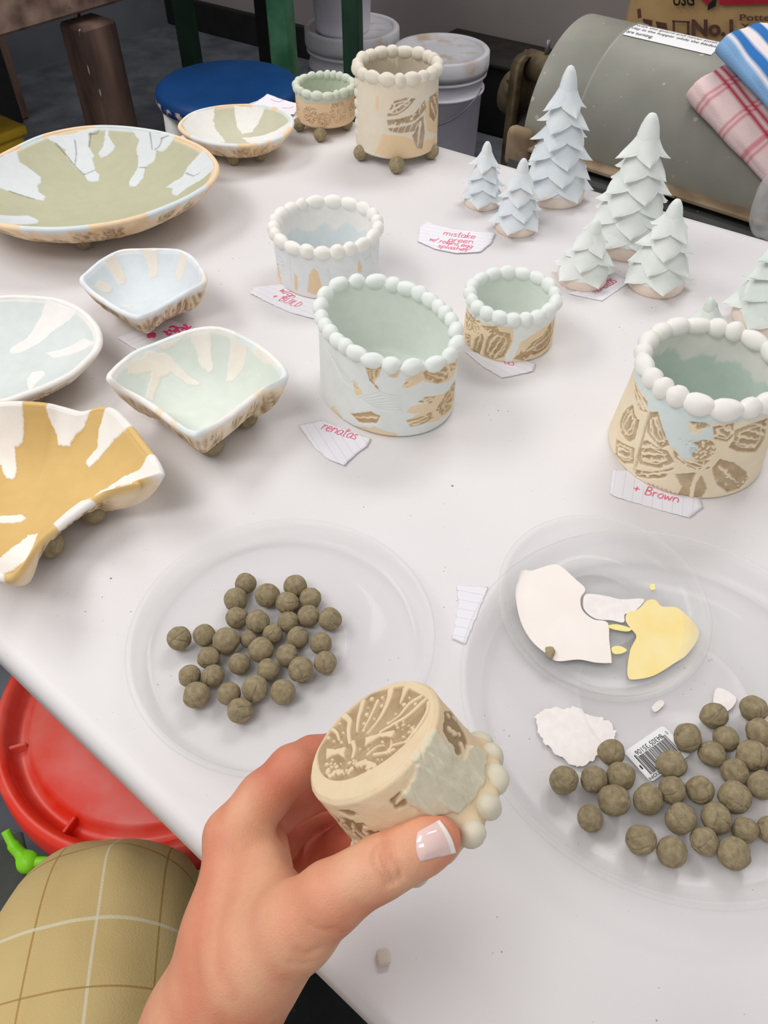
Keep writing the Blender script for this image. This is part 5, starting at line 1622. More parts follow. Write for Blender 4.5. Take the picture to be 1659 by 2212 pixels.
tree('tall pale blue ceramic fir tree standing nearest the grey mixer', P(1197, 425), 0.144, -0.004, 0.0385, 6, 'tree_blue', 1, 6)
tree('leftmost small pale blue ceramic fir tree beside the tall blue one', P(1041, 440), 0.072, 0.0, 0.0235, 4, 'tree_blue', 2, 5)
tree('small pale blue ceramic fir tree in front of the tall blue one', P(1113, 494), 0.079, 0.0, 0.0260, 4, 'tree_blue', 3, 5)
tree('tall pale green ceramic fir tree between two small green ones', P(1350, 530), 0.139, -0.003, 0.0430, 6, 'tree_green', 4, 6)
tree('small pale green ceramic fir tree left of the tall green one', P(1256, 604), 0.066, 0.003, 0.0285, 3, 'tree_green', 5, 5)
tree('mid-size pale green ceramic fir tree right of the tall green one', P(1414, 615), 0.091, 0.0, 0.0320, 4, 'tree_green', 6, 5)
tree('mint green ceramic fir tree cut off by the right photo edge', P(1672, 695), 0.125, -0.004, 0.0460, 5, 'tree_mint', 7, 6)
tree('little mint ceramic tree peeking out behind the big stamped pot', P(1525, 762), 0.058, -0.012, 0.0230, 3, 'tree_mint', 8, 5)

# ------------------------------------------------------------ handwritten paper notes
GLY = {
    'a': (.5, [[(.42, .42), (.25, .5), (.06, .3), (.1, .05), (.25, 0), (.42, .2), (.42, .48)], [(.42, .48), (.42, .1), (.52, 0)]]),
    'b': (.5, [[(.08, 1), (.08, 0)], [(.08, .3), (.25, .5), (.44, .3), (.36, .03), (.08, .05)]]),
    'd': (.5, [[(.42, .42), (.2, .5), (.05, .2), (.2, 0), (.42, .2)], [(.44, 1), (.44, 0)]]),
    'e': (.46, [[(.06, .26), (.4, .3), (.3, .5), (.1, .42), (.04, .15), (.2, 0), (.42, .1)]]),
    'g': (.5, [[(.42, .42), (.2, .5), (.05, .25), (.2, .05), (.42, .2)], [(.44, .48), (.42, -.25), (.25, -.4), (.08, -.28)]]),
    'h': (.5, [[(.08, 1), (.08, 0)], [(.08, .3), (.28, .5), (.42, .35), (.42, 0)]]),
    'i': (.22, [[(.1, .48), (.1, .05), (.16, 0)], [(.1, .66), (.11, .7)]]),
    'k': (.46, [[(.08, 1), (.08, 0)], [(.38, .5), (.1, .22), (.42, 0)]]),
    'l': (.24, [[(.1, 1), (.1, .05), (.18, 0)]]),
    'm': (.75, [[(.06, .5), (.06, 0)], [(.06, .35), (.22, .5), (.34, .35), (.34, 0)], [(.34, .35), (.5, .5), (.64, .35), (.66, 0)]]),
    'n': (.5, [[(.08, .5), (.08, 0)], [(.08, .32), (.26, .5), (.42, .34), (.42, 0)]]),
    'o': (.48, [[(.24, .5), (.06, .3), (.12, .04), (.3, 0), (.42, .25), (.36, .45), (.2, .5)]]),
    'p': (.5, [[(.08, .5), (.08, -.4)], [(.08, .35), (.25, .5), (.44, .3), (.34, .03), (.08, .08)]]),
    'r': (.38, [[(.08, .5), (.08, 0)], [(.08, .3), (.2, .48), (.36, .46)]]),
    's': (.4, [[(.34, .44), (.16, .5), (.08, .36), (.3, .2), (.28, .03), (.04, .04)]]),
    't': (.36, [[(.18, .85), (.16, .06), (.3, 0)], [(.02, .55), (.36, .58)]]),
    'u': (.5, [[(.06, .5), (.06, .1), (.2, 0), (.4, .15)], [(.42, .5), (.42, .06), (.5, 0)]]),
    'w': (.62, [[(.04, .5), (.14, 0), (.28, .42), (.42, 0), (.56, .5)]]),
    '/': (.36, [[(.3, .9), (.04, -.1)]]), "'": (.16, [[(.1, .95), (.06, .75)]]), '+': (.6, [[(.06, .35), (.5, .38)], [(.28, .6), (.28, .1)]]), ' ': (.3, []),
    'B': (.55, [[(.1, .9), (.08, 0)], [(.1, .9), (.38, .85), (.36, .55), (.1, .48), (.44, .4), (.42, .06), (.08, 0)]]),
    'U': (.6, [[(.08, .9), (.08, .2), (.24, 0), (.44, .1), (.48, .9)]]), 'I': (.2, [[(.1, .9), (.1, 0)]]), 'L': (.45, [[(.1, .9), (.08, .02), (.4, 0)]]),
    'D': (.56, [[(.1, .9), (.08, 0)], [(.1, .9), (.4, .75), (.46, .3), (.3, .04), (.08, 0)]]),
    'R': (.55, [[(.1, .9), (.08, 0)], [(.1, .9), (.4, .85), (.38, .55), (.1, .45), (.46, 0)]]),
}


def paper_material():
    m, nt, b = new_mat('lined_paper')
    L = nt.links.new
    a = N(nt, 'ShaderNodeAttribute', attribute_name='flat')
    sp = N(nt, 'ShaderNodeSeparateXYZ'); L(a.outputs['Vector'], sp.inputs[0])
    md = N(nt, 'ShaderNodeMath', operation='FRACT'); L(sp.outputs['Y'], md.inputs[0])
    lt = N(nt, 'ShaderNodeMath', operation='LESS_THAN'); lt.inputs[1].default_value = 0.07; L(md.outputs[0], lt.inputs[0])
    mx = N(nt, 'ShaderNodeMix', data_type='RGBA'); L(lt.outputs[0], mx.inputs['Factor'])
    mx.inputs['A'].default_value = rgb((238, 236, 242)); mx.inputs['B'].default_value = rgb((212, 218, 232))
    L(mx.outputs['Result'], b.inputs['Base Color']); b.inputs['Roughness'].default_value = 0.9
    return m


M['lined'] = paper_material()


def note(label, pts, texts=(), lines=None, scrib=(), torn=0.8, curl=0.0012, ink='red_ink', seed=1, inkw=0.0007):
    rg = random.Random(seed)
    q = np.array([P(x, y, 0.0006)[:2] for x, y in pts])
    # torn outline
    out_ = []
    for i in range(len(q)):
        a, b = q[i], q[(i + 1) % len(q)]
        L = np.linalg.norm(b - a); m_ = max(2, int(L / 0.0025))
        nrm = np.array([-(b - a)[1], (b - a)[0]]) / (L + 1e-9)
        for k_ in range(m_):
            out_.append(a + (b - a) * k_ / m_ + nrm * rg.uniform(-1, 1) * 0.0005 * torn * (0 if k_ == 0 else 1))
    out_ = np.array(out_); c_ = out_.mean(0)
    if lines is None:
        lines = ((pts[0][0], pts[0][1]), (pts[1][0], pts[1][1]))
    lx = P(*lines[1])[:2] - P(*lines[0])[:2]; lx /= np.linalg.norm(lx); ly = np.array([-lx[1], lx[0]])

    def height(xy):
        xy = np.atleast_2d(xy); d = xy - c_
        e = np.clip(np.hypot(d[:, 0], d[:, 1]) / (np.abs(out_ - c_).max() * 1.2), 0, 1)
        return 0.0005 + curl * e ** 2 * (0.4 + fbm(xy[:, 0] * 25, xy[:, 1] * 25, seed))
    rings_ = [0.0, 0.25, 0.5, 0.75, 0.9, 1.0]
    V = []
    for r in rings_[1:]:
        V += list(c_ + (out_ - c_) * r)
    V = np.array([c_] + V); m_ = len(out_)
    F = [[0, 1 + i, 1 + (i + 1) % m_] for i in range(m_)]
    for r in range(len(rings_) - 2):
        o_ = 1 + r * m_
        F += [[o_ + i, o_ + m_ + i, o_ + m_ + (i + 1) % m_, o_ + (i + 1) % m_] for i in range(m_)]
    z = height(V)
    V3 = np.c_[V, TZ + z]
    fl = np.c_[(V - c_) @ lx / 0.0075, (V - c_) @ ly / 0.0075, V[:, 0] * 0]
    t = thing('paper_note', label, 'paper note', (c_[0], c_[1], TZ))
    sh = build('sheet', V3, F, M['lined'], t, attr=fl)
    md = sh.modifiers.new('thick', 'SOLIDIFY'); md.thickness = 0.00025; md.offset = -1

    def ribbon(path):
        path = np.array(path)
        if len(path) < 2:
            return None
        path = smooth_poly(path, 4, False) if len(path) > 2 else path
        d = np.gradient(path, axis=0); n_ = np.stack([-d[:, 1], d[:, 0]], 1); n_ /= np.linalg.norm(n_, axis=1)[:, None] + 1e-9
        a, b = path + n_ * inkw / 2, path - n_ * inkw / 2
        VV = np.concatenate([np.c_[a, TZ + height(a) + 0.0005], np.c_[b, TZ + height(b) + 0.0005]]); k_ = len(path)
        return VV, [[i, i + 1, k_ + i + 1, k_ + i] for i in range(k_ - 1)]
    parts = []
    for body, p0, p1, asp in texts:
        a = P(*p0)[:2]; b = P(*p1)[:2]; ex = (b - a); W = sum(GLY[ch][0] for ch in body)
        ex = ex / W; ey = np.array([-ex[1], ex[0]]) * asp
        if len(p0) and False:
            pass
        x = 0.0
        for ch in body:
            w, ss = GLY[ch]
            for s_ in ss:
                r = ribbon([a + ex * (x + u + 0.12 * v) + ey * v for u, v in s_])
                if r: parts.append(r)
            x += w
    for path in scrib:
        r = ribbon([P(*p)[:2] for p in path])
        if r: parts.append(r)
    if parts:
        build('handwriting', *join(parts), M[ink], t, smooth=False)
    return t


note('torn lined note with red writing under the large oval mint pot', cr(O5, S5, [(250, 1232), (370, 1205), (620, 1300), (600, 1340), (545, 1378), (480, 1440), (395, 1400), (330, 1340)]),
     [("renatas", cr(O5, S5, [(360, 1252)])[0], cr(O5, S5, [(540, 1308)])[0], 1.15), ("'", cr(O5, S5, [(505, 1285)])[0], cr(O5, S5, [(520, 1290)])[0], 1.2)], lines=cr(O5, S5, [(300, 1250), (360, 1345)]), seed=1)
note('torn note with four lines of red writing beside small blue trees', cr(O5, S5, [(868, 215), (905, 190), (935, 200), (1040, 225), (1255, 250), (1235, 300), (1180, 345), (1060, 352), (950, 330), (858, 290)]),
     [("mistake", cr(O5, S5, [(985, 258)])[0], cr(O5, S5, [(1150, 280)])[0], 1.1), ("green", cr(O5, S5, [(1010, 292)])[0], cr(O5, S5, [(1140, 305)])[0], 1.0), ("w/ robins egg", cr(O5, S5, [(915, 288)])[0], cr(O5, S5, [(1135, 328)])[0], 1.1), ("splashes", cr(O5, S5, [(958, 322)])[0], cr(O5, S5, [(1110, 346)])[0], 1.0)],
     lines=cr(O5, S5, [(900, 200), (1200, 240)]), curl=0.002, seed=2, inkw=0.0008)
note('torn lined note with red writing under the pale blue pot', cr(O5, S5, [(0, 555), (30, 520), (160, 505), (350, 590), (345, 690), (200, 650), (90, 600)]),
     [("w/gn", cr(O5, S5, [(148, 545)])[0], cr(O5, S5, [(215, 585)])[0], 1.1), ("+ BUILD", cr(O5, S5, [(104, 578)])[0], cr(O5, S5, [(246, 630)])[0], 1.0)], lines=cr(O5, S5, [(150, 620), (330, 690)]), seed=3)
note('torn lined note showing under the small round mint pot', cr(O5, S5, [(1095, 850), (1200, 860), (1340, 880), (1460, 918), (1450, 955), (1290, 988), (1200, 935)]),
     [("as", cr(O5, S5, [(1295, 915)])[0], cr(O5, S5, [(1350, 930)])[0], 1.2)], lines=cr(O5, S5, [(1150, 900), (1290, 975)]), seed=4)
note('lined paper note with red writing under the big stamped pot', cr(O6, S6, [(545, 1840), (530, 1990), (565, 2012), (1040, 2150), (1130, 2085), (1110, 2020), (700, 1840)]),
     [("+ Brown", cr(O6, S6, [(668, 1978)])[0], cr(O6, S6, [(970, 2056)])[0], 1.0)], lines=cr(O6, S6, [(620, 1900), (606, 2000)]), seed=5)
note('small torn note with a red name between the green trees', cr(O6, S6, [(262, 702), (480, 748), (665, 620), (560, 575), (440, 640)]),
     [("Renatas", cr(O6, S6, [(435, 706)])[0], cr(O6, S6, [(580, 628)])[0], 1.6)], lines=cr(O6, S6, [(440, 700), (580, 620)]), seed=6, inkw=0.0008)
rg6 = random.Random(3)
sc_ = []
for k_ in range(9):
    x = 920 + rg6.uniform(-8, 120); y = 535 + rg6.uniform(0, 45)
    sc_.append(cr(O4, S4, [(x + dx * 16, y + rg6.uniform(-12, 12)) for dx in range(4)]))
for k_ in range(4):
    sc_.append(cr(O4, S4, [(828 + dx * 14, 583 + rg6.uniform(-12, 14)) for dx in range(4)]))
note('torn paper scrap with thick pink scribbles behind the mint dish', cr(O4, S4, [(658, 598), (880, 507), (960, 498), (1085, 535), (1040, 600), (880, 640), (770, 668)]), scrib=sc_, ink='pink', seed=7, inkw=0.0026, lines=cr(O4, S4, [(700, 600), (900, 520)]))
note('narrow torn strip of lined paper beside the large saucer', cr(O8, S8, [(108, 425), (265, 435), (215, 560), (150, 720), (85, 692), (118, 520)]), lines=cr(O8, S8, [(130, 500), (210, 515)]), curl=0.0008, seed=8)
note('torn paper scrap with pink marks behind the small round bowl', [(548, 226), (578, 208), (600, 214), (648, 226), (636, 252), (600, 252)], scrib=[[(585, 218), (600, 222), (612, 220)], [(610, 234), (625, 236), (634, 232)]], ink='pink', seed=9, curl=0.004, lines=((550, 226), (640, 230)))
# ------------------------------------------------------------ red bucket, floor things, below the table edge
rc0 = np.array([-0.2465, 0.4516]); rz = TZ - 0.33; RR = 0.172
bk_ = thing('red_lidded_bucket', 'white bucket with dusty bright red lid below the table edge', 'bucket', (rc0[0], rc0[1], 0))
build('body', *lathe([(0.001, 0.0), (0.128, 0.0), (0.132, 0.006), (0.154, rz - 0.085), (0.160, rz - 0.083), (0.160, rz - 0.06), (0.156, rz - 0.058), (0.158, rz - 0.03)], 80, (*rc0, 0)), M['white_paint'], bk_)
build('lid', *lathe([(RR - 0.006, -0.052), (RR + 0.002, -0.052), (RR + 0.003, -0.03), (RR + 0.001, -0.008), (RR - 0.003, -0.001), (RR - 0.009, 0.0), (RR - 0.014, -0.003), (RR - 0.016, -0.014), (RR - 0.020, -0.022), (RR - 0.030, -0.022), (RR - 0.034, -0.014), (RR - 0.040, -0.010), (RR * 0.4, -0.008), (0.001, -0.008)], 96, (*rc0, rz)), M['red_plastic'], bk_)
for a in np.linspace(0, 2 * math.pi, 9)[:-1]:
    q = rc0 + np.array([math.cos(a + 0.35), math.sin(a + 0.35)]) * (RR - 0.024)
    build('lid_rib', *box(q[0], q[1], rz - 0.016, 0.018, 0.004, 0.014, (math.cos(a + 0.35), math.sin(a + 0.35), 0), bev=0.001), M['red_plastic'], bk_, smooth=False)
tp_ = P(20, 1905, -0.66)
tray = thing('black_tray', 'black plastic tray on the floor beside the red lidded bucket', 'tray', (tp_[0] - 0.03, tp_[1] - 0.05, 0))
build('tray_body', *box(tp_[0] - 0.03, tp_[1] - 0.05, 0.038, 0.15, 0.17, 0.076, (0.9, 0.5, 0), bev=0.008, seg=2), M['black'], tray)
build('tray_rim', *box(tp_[0] - 0.03, tp_[1] - 0.05, 0.079, 0.16, 0.18, 0.008, (0.9, 0.5, 0), bev=0.003), M['steel_dust'], tray)
tie = thing('plastic_clip', 'bright lime green plastic clip lying on the black tray', 'clip', P(58, 1860, -0.645))
zt_ = -0.640
build('arm', *tube(smooth_poly([P(12, 1795, zt_ + 0.02), P(28, 1825, zt_ + 0.012), P(45, 1845, zt_ + 0.005), P(60, 1862, zt_)], 5, False), [0.006] * 5 + [0.008] * 5 + [0.009] * 6, 10), M['lime'], tie)
build('arm', *tube(smooth_poly([P(56, 1862, zt_), P(80, 1862, zt_ + 0.003), P(100, 1862, zt_ + 0.002), P(122, 1868, zt_)], 5, False), 0.007, 10), M['lime'], tie)
build('joint', *lathe([(0.0005, 0.012), (0.012, 0.011), (0.015, 0.0), (0.013, -0.008), (0.0005, -0.009)], 20, P(60, 1862, zt_)), M['lime'], tie)
mq = P(735, 2210, FZ)
M['mat'] = surf('dark_sheet', (20, 24, 28), (32, 36, 40), rough=0.7, scale=30, spots=[(40, 0.16, (70, 80, 88))])
mt_ = thing('floor_sheet', 'black speckled sheet on the floor below the near table edge', 'mat', (mq[0], mq[1], 0))  # dark speckled slab lying on the floor
build('sheet_body', *box(mq[0], mq[1], 0.006, 0.55, 0.45, 0.012, A, bev=0.004), M['mat'], mt_, smooth=False)
build('sheet_border', *join([box(*(np.array([mq[0], mq[1], 0.007]) + A * s_), 0.02, 0.45, 0.014, A, bev=0.003) for s_ in (-0.265, 0.265)]), M['black'], mt_, smooth=False)


# ------------------------------------------------------------ the hand and the small pot it holds
def cs(px, py, d):
    """pixel and depth -> place measured from the eye: right, down, deep"""
    return np.array([(px - 829.5) / FPX * d, (py - 1106.0) / FPX * d, d])


def to_world(V):
    V = np.asarray(V)
    return CAMP + V[..., :1] * _rt - V[..., 1:2] * _up + V[..., 2:3] * _fw


# pot: base centre, axis (from the base to the mouth)
pb_c = cs(802, 1592, 0.300)
v_ = pb_c / np.linalg.norm(pb_c)
e2 = np.array([-0.647, -0.762, 0.0]); e2 = e2 - v_ * (e2 @ v_); e2 /= np.linalg.norm(e2)
nb_ = e2 * math.sin(math.radians(59)) - v_ * math.cos(math.radians(59))       # the base faces this way
e1 = np.cross(nb_, v_); e1 /= np.linalg.norm(e1)
if e1[0] < 0:
    e1 = -e1
e3 = np.cross(nb_, e1)
PR0, PR1, PL = 0.0287, 0.0300, 0.040


def pot_sdf(X):
    q = X - pb_c
    h = -(q @ nb_)
    r = np.linalg.norm(q + h[..., None] * nb_, axis=-1)
    R = PR0 + (PR1 - PR0) * np.clip(h / PL, 0, 1)
    return np.maximum(r - R, np.maximum(-h, h - PL))


def smin(a, b, k):
    h = np.clip(0.5 + 0.5 * (b - a) / k, 0, 1)
    return b + (a - b) * h - k * h * (1 - h)


STEP = 0.0010
lo = np.array([-0.112, 0.066, 0.222]); hi = np.array([0.034, 0.262, 0.412])
dims = np.ceil((hi - lo) / STEP).astype(int)
FAR = 0.05


def prim(D, pa, pb, ra, rb, k, flat=None):
    """blend a tapered limb segment into the field"""
    m_ = max(ra, rb) + k + 0.004
    a = np.maximum(0, np.floor((np.minimum(pa, pb) - m_ - lo) / STEP).astype(int)); b = np.minimum(dims, np.ceil((np.maximum(pa, pb) + m_ - lo) / STEP).astype(int) + 1)
    if (b <= a).any():
        return
    g = [lo[i] + np.arange(a[i], b[i]) * STEP for i in range(3)]
    X, Y, Z = np.meshgrid(*g, indexing='ij', sparse=True)
    d = pb - pa; L = d @ d + 1e-12
    t = np.clip(((X - pa[0]) * d[0] + (Y - pa[1]) * d[1] + (Z - pa[2]) * d[2]) / L, 0, 1)
    dist = np.sqrt((X - pa[0] - t * d[0]) ** 2 + (Y - pa[1] - t * d[1]) ** 2 + (Z - pa[2] - t * d[2]) ** 2) - (ra + (rb - ra) * t)
    sl = tuple(slice(a[i], b[i]) for i in range(3))
    D[sl] = smin(D[sl], dist, k)


def chain(pts, k):
    D = np.full(dims, FAR)
    for (p0, r0), (p1, r1) in zip(pts[:-1], pts[1:]):
        prim(D, p0, p1, r0, r1, k)
    return D


mm = 0.001
W_ = cs(505, 2118, .296)
palm = np.full(dims, FAR)
for p0, r0, p1, r1 in (
        (cs(330, 2430, .306), 24, cs(452, 2207, .300), 21.5), (cs(452, 2207, .300), 21.5, cs(505, 2118, .297), 20.5),          # forearm, radial side
        (cs(345, 2430, .330), 23, cs(470, 2207, .322), 20), (cs(470, 2207, .322), 20, cs(515, 2118, .318), 19),                # forearm, far side
        (cs(505, 2118, .297), 20.5, cs(500, 2020, .302), 17), (cs(500, 2020, .302), 16, cs(502, 1815, .322), 10.5),             # index metacarpal
        (cs(515, 2118, .318), 19, cs(505, 2000, .325), 15), (cs(505, 2000, .325), 14, cs(500, 1812, .343), 10.5),               # middle
        (cs(525, 2100, .330), 16, cs(518, 1845, .361), 10), (cs(540, 2100, .338), 14, cs(548, 1885, .374), 9.5),               # ring, little
        (cs(560, 2060, .290), 15, cs(590, 1960, .300), 12), (cs(590, 1960, .300), 11, cs(560, 1860, .320), 9.5),               # first web
        (cs(575, 1950, .318), 12, cs(572, 1830, .338), 10)):                                                                # palm pad
    prim(palm, p0, p1, r0 * mm, r1 * mm, 0.010)
thumb = chain([(cs(545, 2085, .288), 17 * mm), (cs(640, 2000, .281), 14.5 * mm), (cs(716, 1938, .276), 11.6 * mm), (cs(775, 1900, .275), 9.8 * mm), (cs(826, 1872, .275), 9.9 * mm), (cs(880, 1845, .2755), 9.0 * mm), (cs(921, 1823, .277), 8.9 * mm), (cs(948, 1812, .2785), 7.6 * mm)], 0.004)
index = chain([(cs(505, 1802, .322), 11 * mm), (cs(570, 1722, .330), 10 * mm), (cs(632, 1662, .337), 9.6 * mm), (cs(676, 1636, .346), 8.6 * mm), (cs(718, 1630, .352), 8.3 * mm), (cs(768, 1655, .357), 7.2 * mm)], 0.004)
middle = chain([(cs(502, 1808, .343), 11 * mm), (cs(590, 1758, .358), 9.8 * mm), (cs(655, 1718, .366), 9.2 * mm), (cs(715, 1702, .372), 8.5 * mm), (cs(790, 1722, .368), 7.2 * mm)], 0.004)
ring_f = chain([(cs(518, 1845, .361), 10.5 * mm), (cs(600, 1815, .380), 9.4 * mm), (cs(662, 1782, .387), 8.8 * mm), (cs(720, 1762, .391), 8.2 * mm), (cs(780, 1770, .386), 7.2 * mm)], 0.004)
little = chain([(cs(548, 1885, .374), 9.8 * mm), (cs(610, 1890, .386), 9 * mm), (cs(680, 1852, .381), 8.6 * mm), (cs(745, 1822, .374), 8.2 * mm), (cs(820, 1800, .362), 7.2 * mm)], 0.004)
D = palm
D = smin(D, thumb, 0.009)
fing = index
for f_ in (middle, ring_f, little):
    fing = smin(fing, f_, 0.0012)
D = smin(D, fing, 0.006)
gx = [lo[i] + np.arange(dims[i]) * STEP for i in range(3)]
GX = np.stack(np.meshgrid(*gx, indexing='ij'), -1)
D = np.maximum(D, -(pot_sdf(GX) - 0.0004))
D = np.maximum(D, FAR * 0 + (GX[..., 1] - 0.2585))                 # cut where the forearm leaves the scene


def surface_nets(D):
    ins = D < 0
    c = np.zeros(np.array(D.shape) - 1, int)
    for dx in (0, 1):
        for dy in (0, 1):
            for dz in (0, 1):
                c += ins[dx:D.shape[0] - 1 + dx, dy:D.shape[1] - 1 + dy, dz:D.shape[2] - 1 + dz]
    act = (c > 0) & (c < 8)
    idx = np.full(act.shape, -1); cells = np.argwhere(act); idx[act] = np.arange(len(cells))
    acc = np.zeros((len(cells), 3)); cnt = np.zeros(len(cells))
    i, j, k_ = cells.T
    cor = [(a, b, e) for a in (0, 1) for b in (0, 1) for e in (0, 1)]
    for a in cor:
        for ax_ in range(3):
            if a[ax_] == 0:
                b = list(a); b[ax_] = 1
                da = D[i + a[0], j + a[1], k_ + a[2]]; db = D[i + b[0], j + b[1], k_ + b[2]]
                cr_ = (da < 0) != (db < 0)
                t = np.where(cr_, da / (da - db + 1e-12), 0)
                p = np.array(a, float)[None, :] + np.zeros((len(cells), 3)); p[:, ax_] += t
                acc += p * cr_[:, None]; cnt += cr_
    V = cells + acc / cnt[:, None]
    F = []
    for ax_ in range(3):
        u, w = [(1, 2), (2, 0), (0, 1)][ax_]
        s0 = [slice(None)] * 3; s1 = [slice(None)] * 3; s0[ax_] = slice(0, -1); s1[ax_] = slice(1, None)
        A0 = ins[tuple(s0)]; A1 = ins[tuple(s1)]
        e = np.argwhere(A0 != A1)
        ok = (e[:, u] > 0) & (e[:, w] > 0) & (e[:, u] < act.shape[u]) & (e[:, w] < act.shape[w])
        e = e[ok]
        flip = A0[tuple(e.T)]
        def g(du, dw):
            q = e.copy(); q[:, u] -= du; q[:, w] -= dw
            return idx[tuple(q.T)]
        f = np.stack([g(0, 0), g(1, 0), g(1, 1), g(0, 1)], 1)
        f[~flip] = f[~flip][:, ::-1]
        F.append(f)
    return V, np.concatenate(F)


HV, HF = surface_nets(D)
HV = lo + HV * STEP
# relax the net a little, then press the skin creases in
nbr = np.zeros_like(HV); ct = np.zeros(len(HV))
for _ in range(3):
    nbr[:] = 0; ct[:] = 0
    for a, b in ((0, 1), (1, 2), (2, 3), (3, 0)):
        np.add.at(nbr, HF[:, a], HV[HF[:, b]]); np.add.at(nbr, HF[:, b], HV[HF[:, a]])
        np.add.at(ct, HF[:, a], 1); np.add.at(ct, HF[:, b], 1)
    HV = HV * 0.4 + nbr / ct[:, None] * 0.6
fn = np.cross(HV[HF[:, 1]] - HV[HF[:, 0]], HV[HF[:, 2]] - HV[HF[:, 0]])
vn = np.zeros_like(HV)
for a in range(4):
    np.add.at(vn, HF[:, a], fn)
vn /= np.linalg.norm(vn, axis=1)[:, None] + 1e-12


def seg_dist(V, path):
    d = np.full(len(V), 9.0)
    for a, b in zip(path[:-1], path[1:]):
        e = b - a; t = np.clip(((V - a) @ e) / (e @ e + 1e-12), 0, 1)
        d = np.minimum(d, np.linalg.norm(V - a - t[:, None] * e, axis=1))
    return d


def on_thumb(px, py):
    return cs(px, py, 0.2655)


for path, dep, w in (([(818, 1822), (808, 1850), (818, 1880), (838, 1912)], 0.0006, 0.0011), ([(832, 1818), (824, 1848), (836, 1878), (852, 1906)], 0.0007, 0.0011), ([(846, 1822), (850, 1850), (862, 1872), (866, 1895)], 0.0005, 0.0011),
                     ([(668, 1996), (690, 2010), (722, 2008)], 0.0005, 0.0013), ([(640, 2052), (662, 2062), (690, 2050)], 0.0007, 0.0014), ([(628, 2080), (650, 2086), (672, 2078)], 0.0005, 0.0014)):
    pp = [cs(x, y, 0.2655 if x > 760 else 0.268) for x, y in path]
    pp = smooth_poly(np.array(pp), 5, False)
    # compare directions of sight, so that the crease lies on the skin wherever that is
    Vn = HV / HV[:, 2:3]; pn = pp / pp[:, 2:3]
    dd = seg_dist(Vn, list(pn)) * 0.27
    HV = HV - vn * ((2.1 if path[0][0] > 760 else 0.8) * dep * np.exp(-(dd / (w * 0.85)) ** 2) * (vn[:, 2] < 0.2))[:, None]
skin0, skin1, skin2 = lin((228, 176, 141)), lin((217, 142, 111)), lin((190, 86, 64))
nzs = fbm(HV[:, 0] * 45 + 3, HV[:, 1] * 45 + HV[:, 2] * 30, 5); nz2_ = fbm(HV[:, 0] * 110, HV[:, 1] * 110 + HV[:, 2] * 60, 8)
SC = mix(skin0, skin1, np.clip(nzs * 2.2 - 0.65, 0, 1))
fd_ = seg_dist(HV, [cs(600, 1690, .335), cs(676, 1636, .346), cs(768, 1655, .357)]); fd_ = np.minimum(fd_, seg_dist(HV, [cs(590, 1758, .36), cs(655, 1718, .366), cs(790, 1722, .368)]))
fd_ = np.minimum(fd_, seg_dist(HV, [cs(575, 1830, .35), cs(662, 1800, .387), cs(780, 1770, .386)])); fd_ = np.minimum(fd_, seg_dist(HV, [cs(610, 1890, .386), cs(745, 1822, .374), cs(820, 1800, .362)]))
SC = mix(SC, skin2, np.clip((0.022 - fd_) / 0.014, 0, 1) * 0.75)
tip_ = np.linalg.norm(HV - cs(965, 1806, .279), axis=1)
SC = mix(SC, lin((216, 112, 86)), np.clip((0.022 - tip_) / 0.02, 0, 1) * 0.8)
SC = mix(SC, skin2, np.clip(nz2_ - 0.62, 0, 1) * 0.9)
HW = to_world(HV)

M['skin'] = surf('skin', (255, 255, 255), attr=True, rough=0.5, scale=300, bump=0.22, bscale=1300, spec=0.35, sss=0.12)
kneeP = P(215, 2108, -0.235)
person = thing('person', 'seated person in khaki windowpane trousers holding up a small pot', 'person', (kneeP[0], kneeP[1], 0))
hand = build('hand', HW, HF, M['skin'], person, cols=SC)
hand['label'] = 'bare left hand and forearm gripping the small pot'

# thumb nail
Vn = HV / HV[:, 2:3] * FPX + [829.5, 1106.0, 0]
sel = (np.hypot(Vn[:, 0] - 941, Vn[:, 1] - 1818) < 52) & (vn[:, 2] < -0.15)
fx_, fy_ = (Vn[sel, 0] - 941) / 50, (Vn[sel, 1] - 1818) / 50
terms = lambda x, y: np.stack([x * 0 + 1, x, y, x * x, x * y, y * y], -1)
coef = np.linalg.lstsq(terms(fx_, fy_), HV[sel, 2], rcond=None)[0]
nu_, nv_ = 27, 21
q00, q01, q10, q11 = [np.array(t, float) for t in ((903, 1797), (909, 1861), (949, 1772), (984, 1842))]
NV = np.zeros((nu_, nv_, 3)); NC = np.zeros((nu_, nv_, 3))
for i in range(nu_):
    u = i / (nu_ - 1)                                    # along the thumb, cuticle to free edge
    for j in range(nv_):
        w = j / (nv_ - 1); c_w = 1 - (2 * w - 1) ** 2
        q = (q00 * (1 - w) + q01 * w) * (1 - u) + (q10 * (1 - w) + q11 * w) * u
        q = q + np.array([-7.0, 3.0]) * c_w * (1 - u) ** 2 + np.array([5.0, -2.5]) * c_w * u ** 2
        x_, y_ = (q - [941, 1818]) / 50
        dpt = float(terms(np.array(x_), np.array(y_)) @ coef)
        edge_ = min(1.0, 4 * min(u + 0.02, w + 0.02, 1.02 - w))
        NV[i, j] = cs(q[0], q[1], dpt - 0.0007 * edge_ + 0.0001)
        NC[i, j] = lin((238, 206, 200)) if u < 0.87 else lin((250, 242, 234))
M['nail'] = surf('nail_polish', (255, 255, 255), attr=True, rough=0.12, scale=50, spec=0.6, coat=0.5)
nail = build('thumb_nail', to_world(NV).reshape(-1, 3), grid_faces(nu_, nv_), M['nail'], person, cols=NC.reshape(-1, 3))
nail['label'] = 'short glossy pale thumb nail'
md = nail.modifiers.new('thick', 'SOLIDIFY'); md.thickness = 0.0006; md.offset = 0

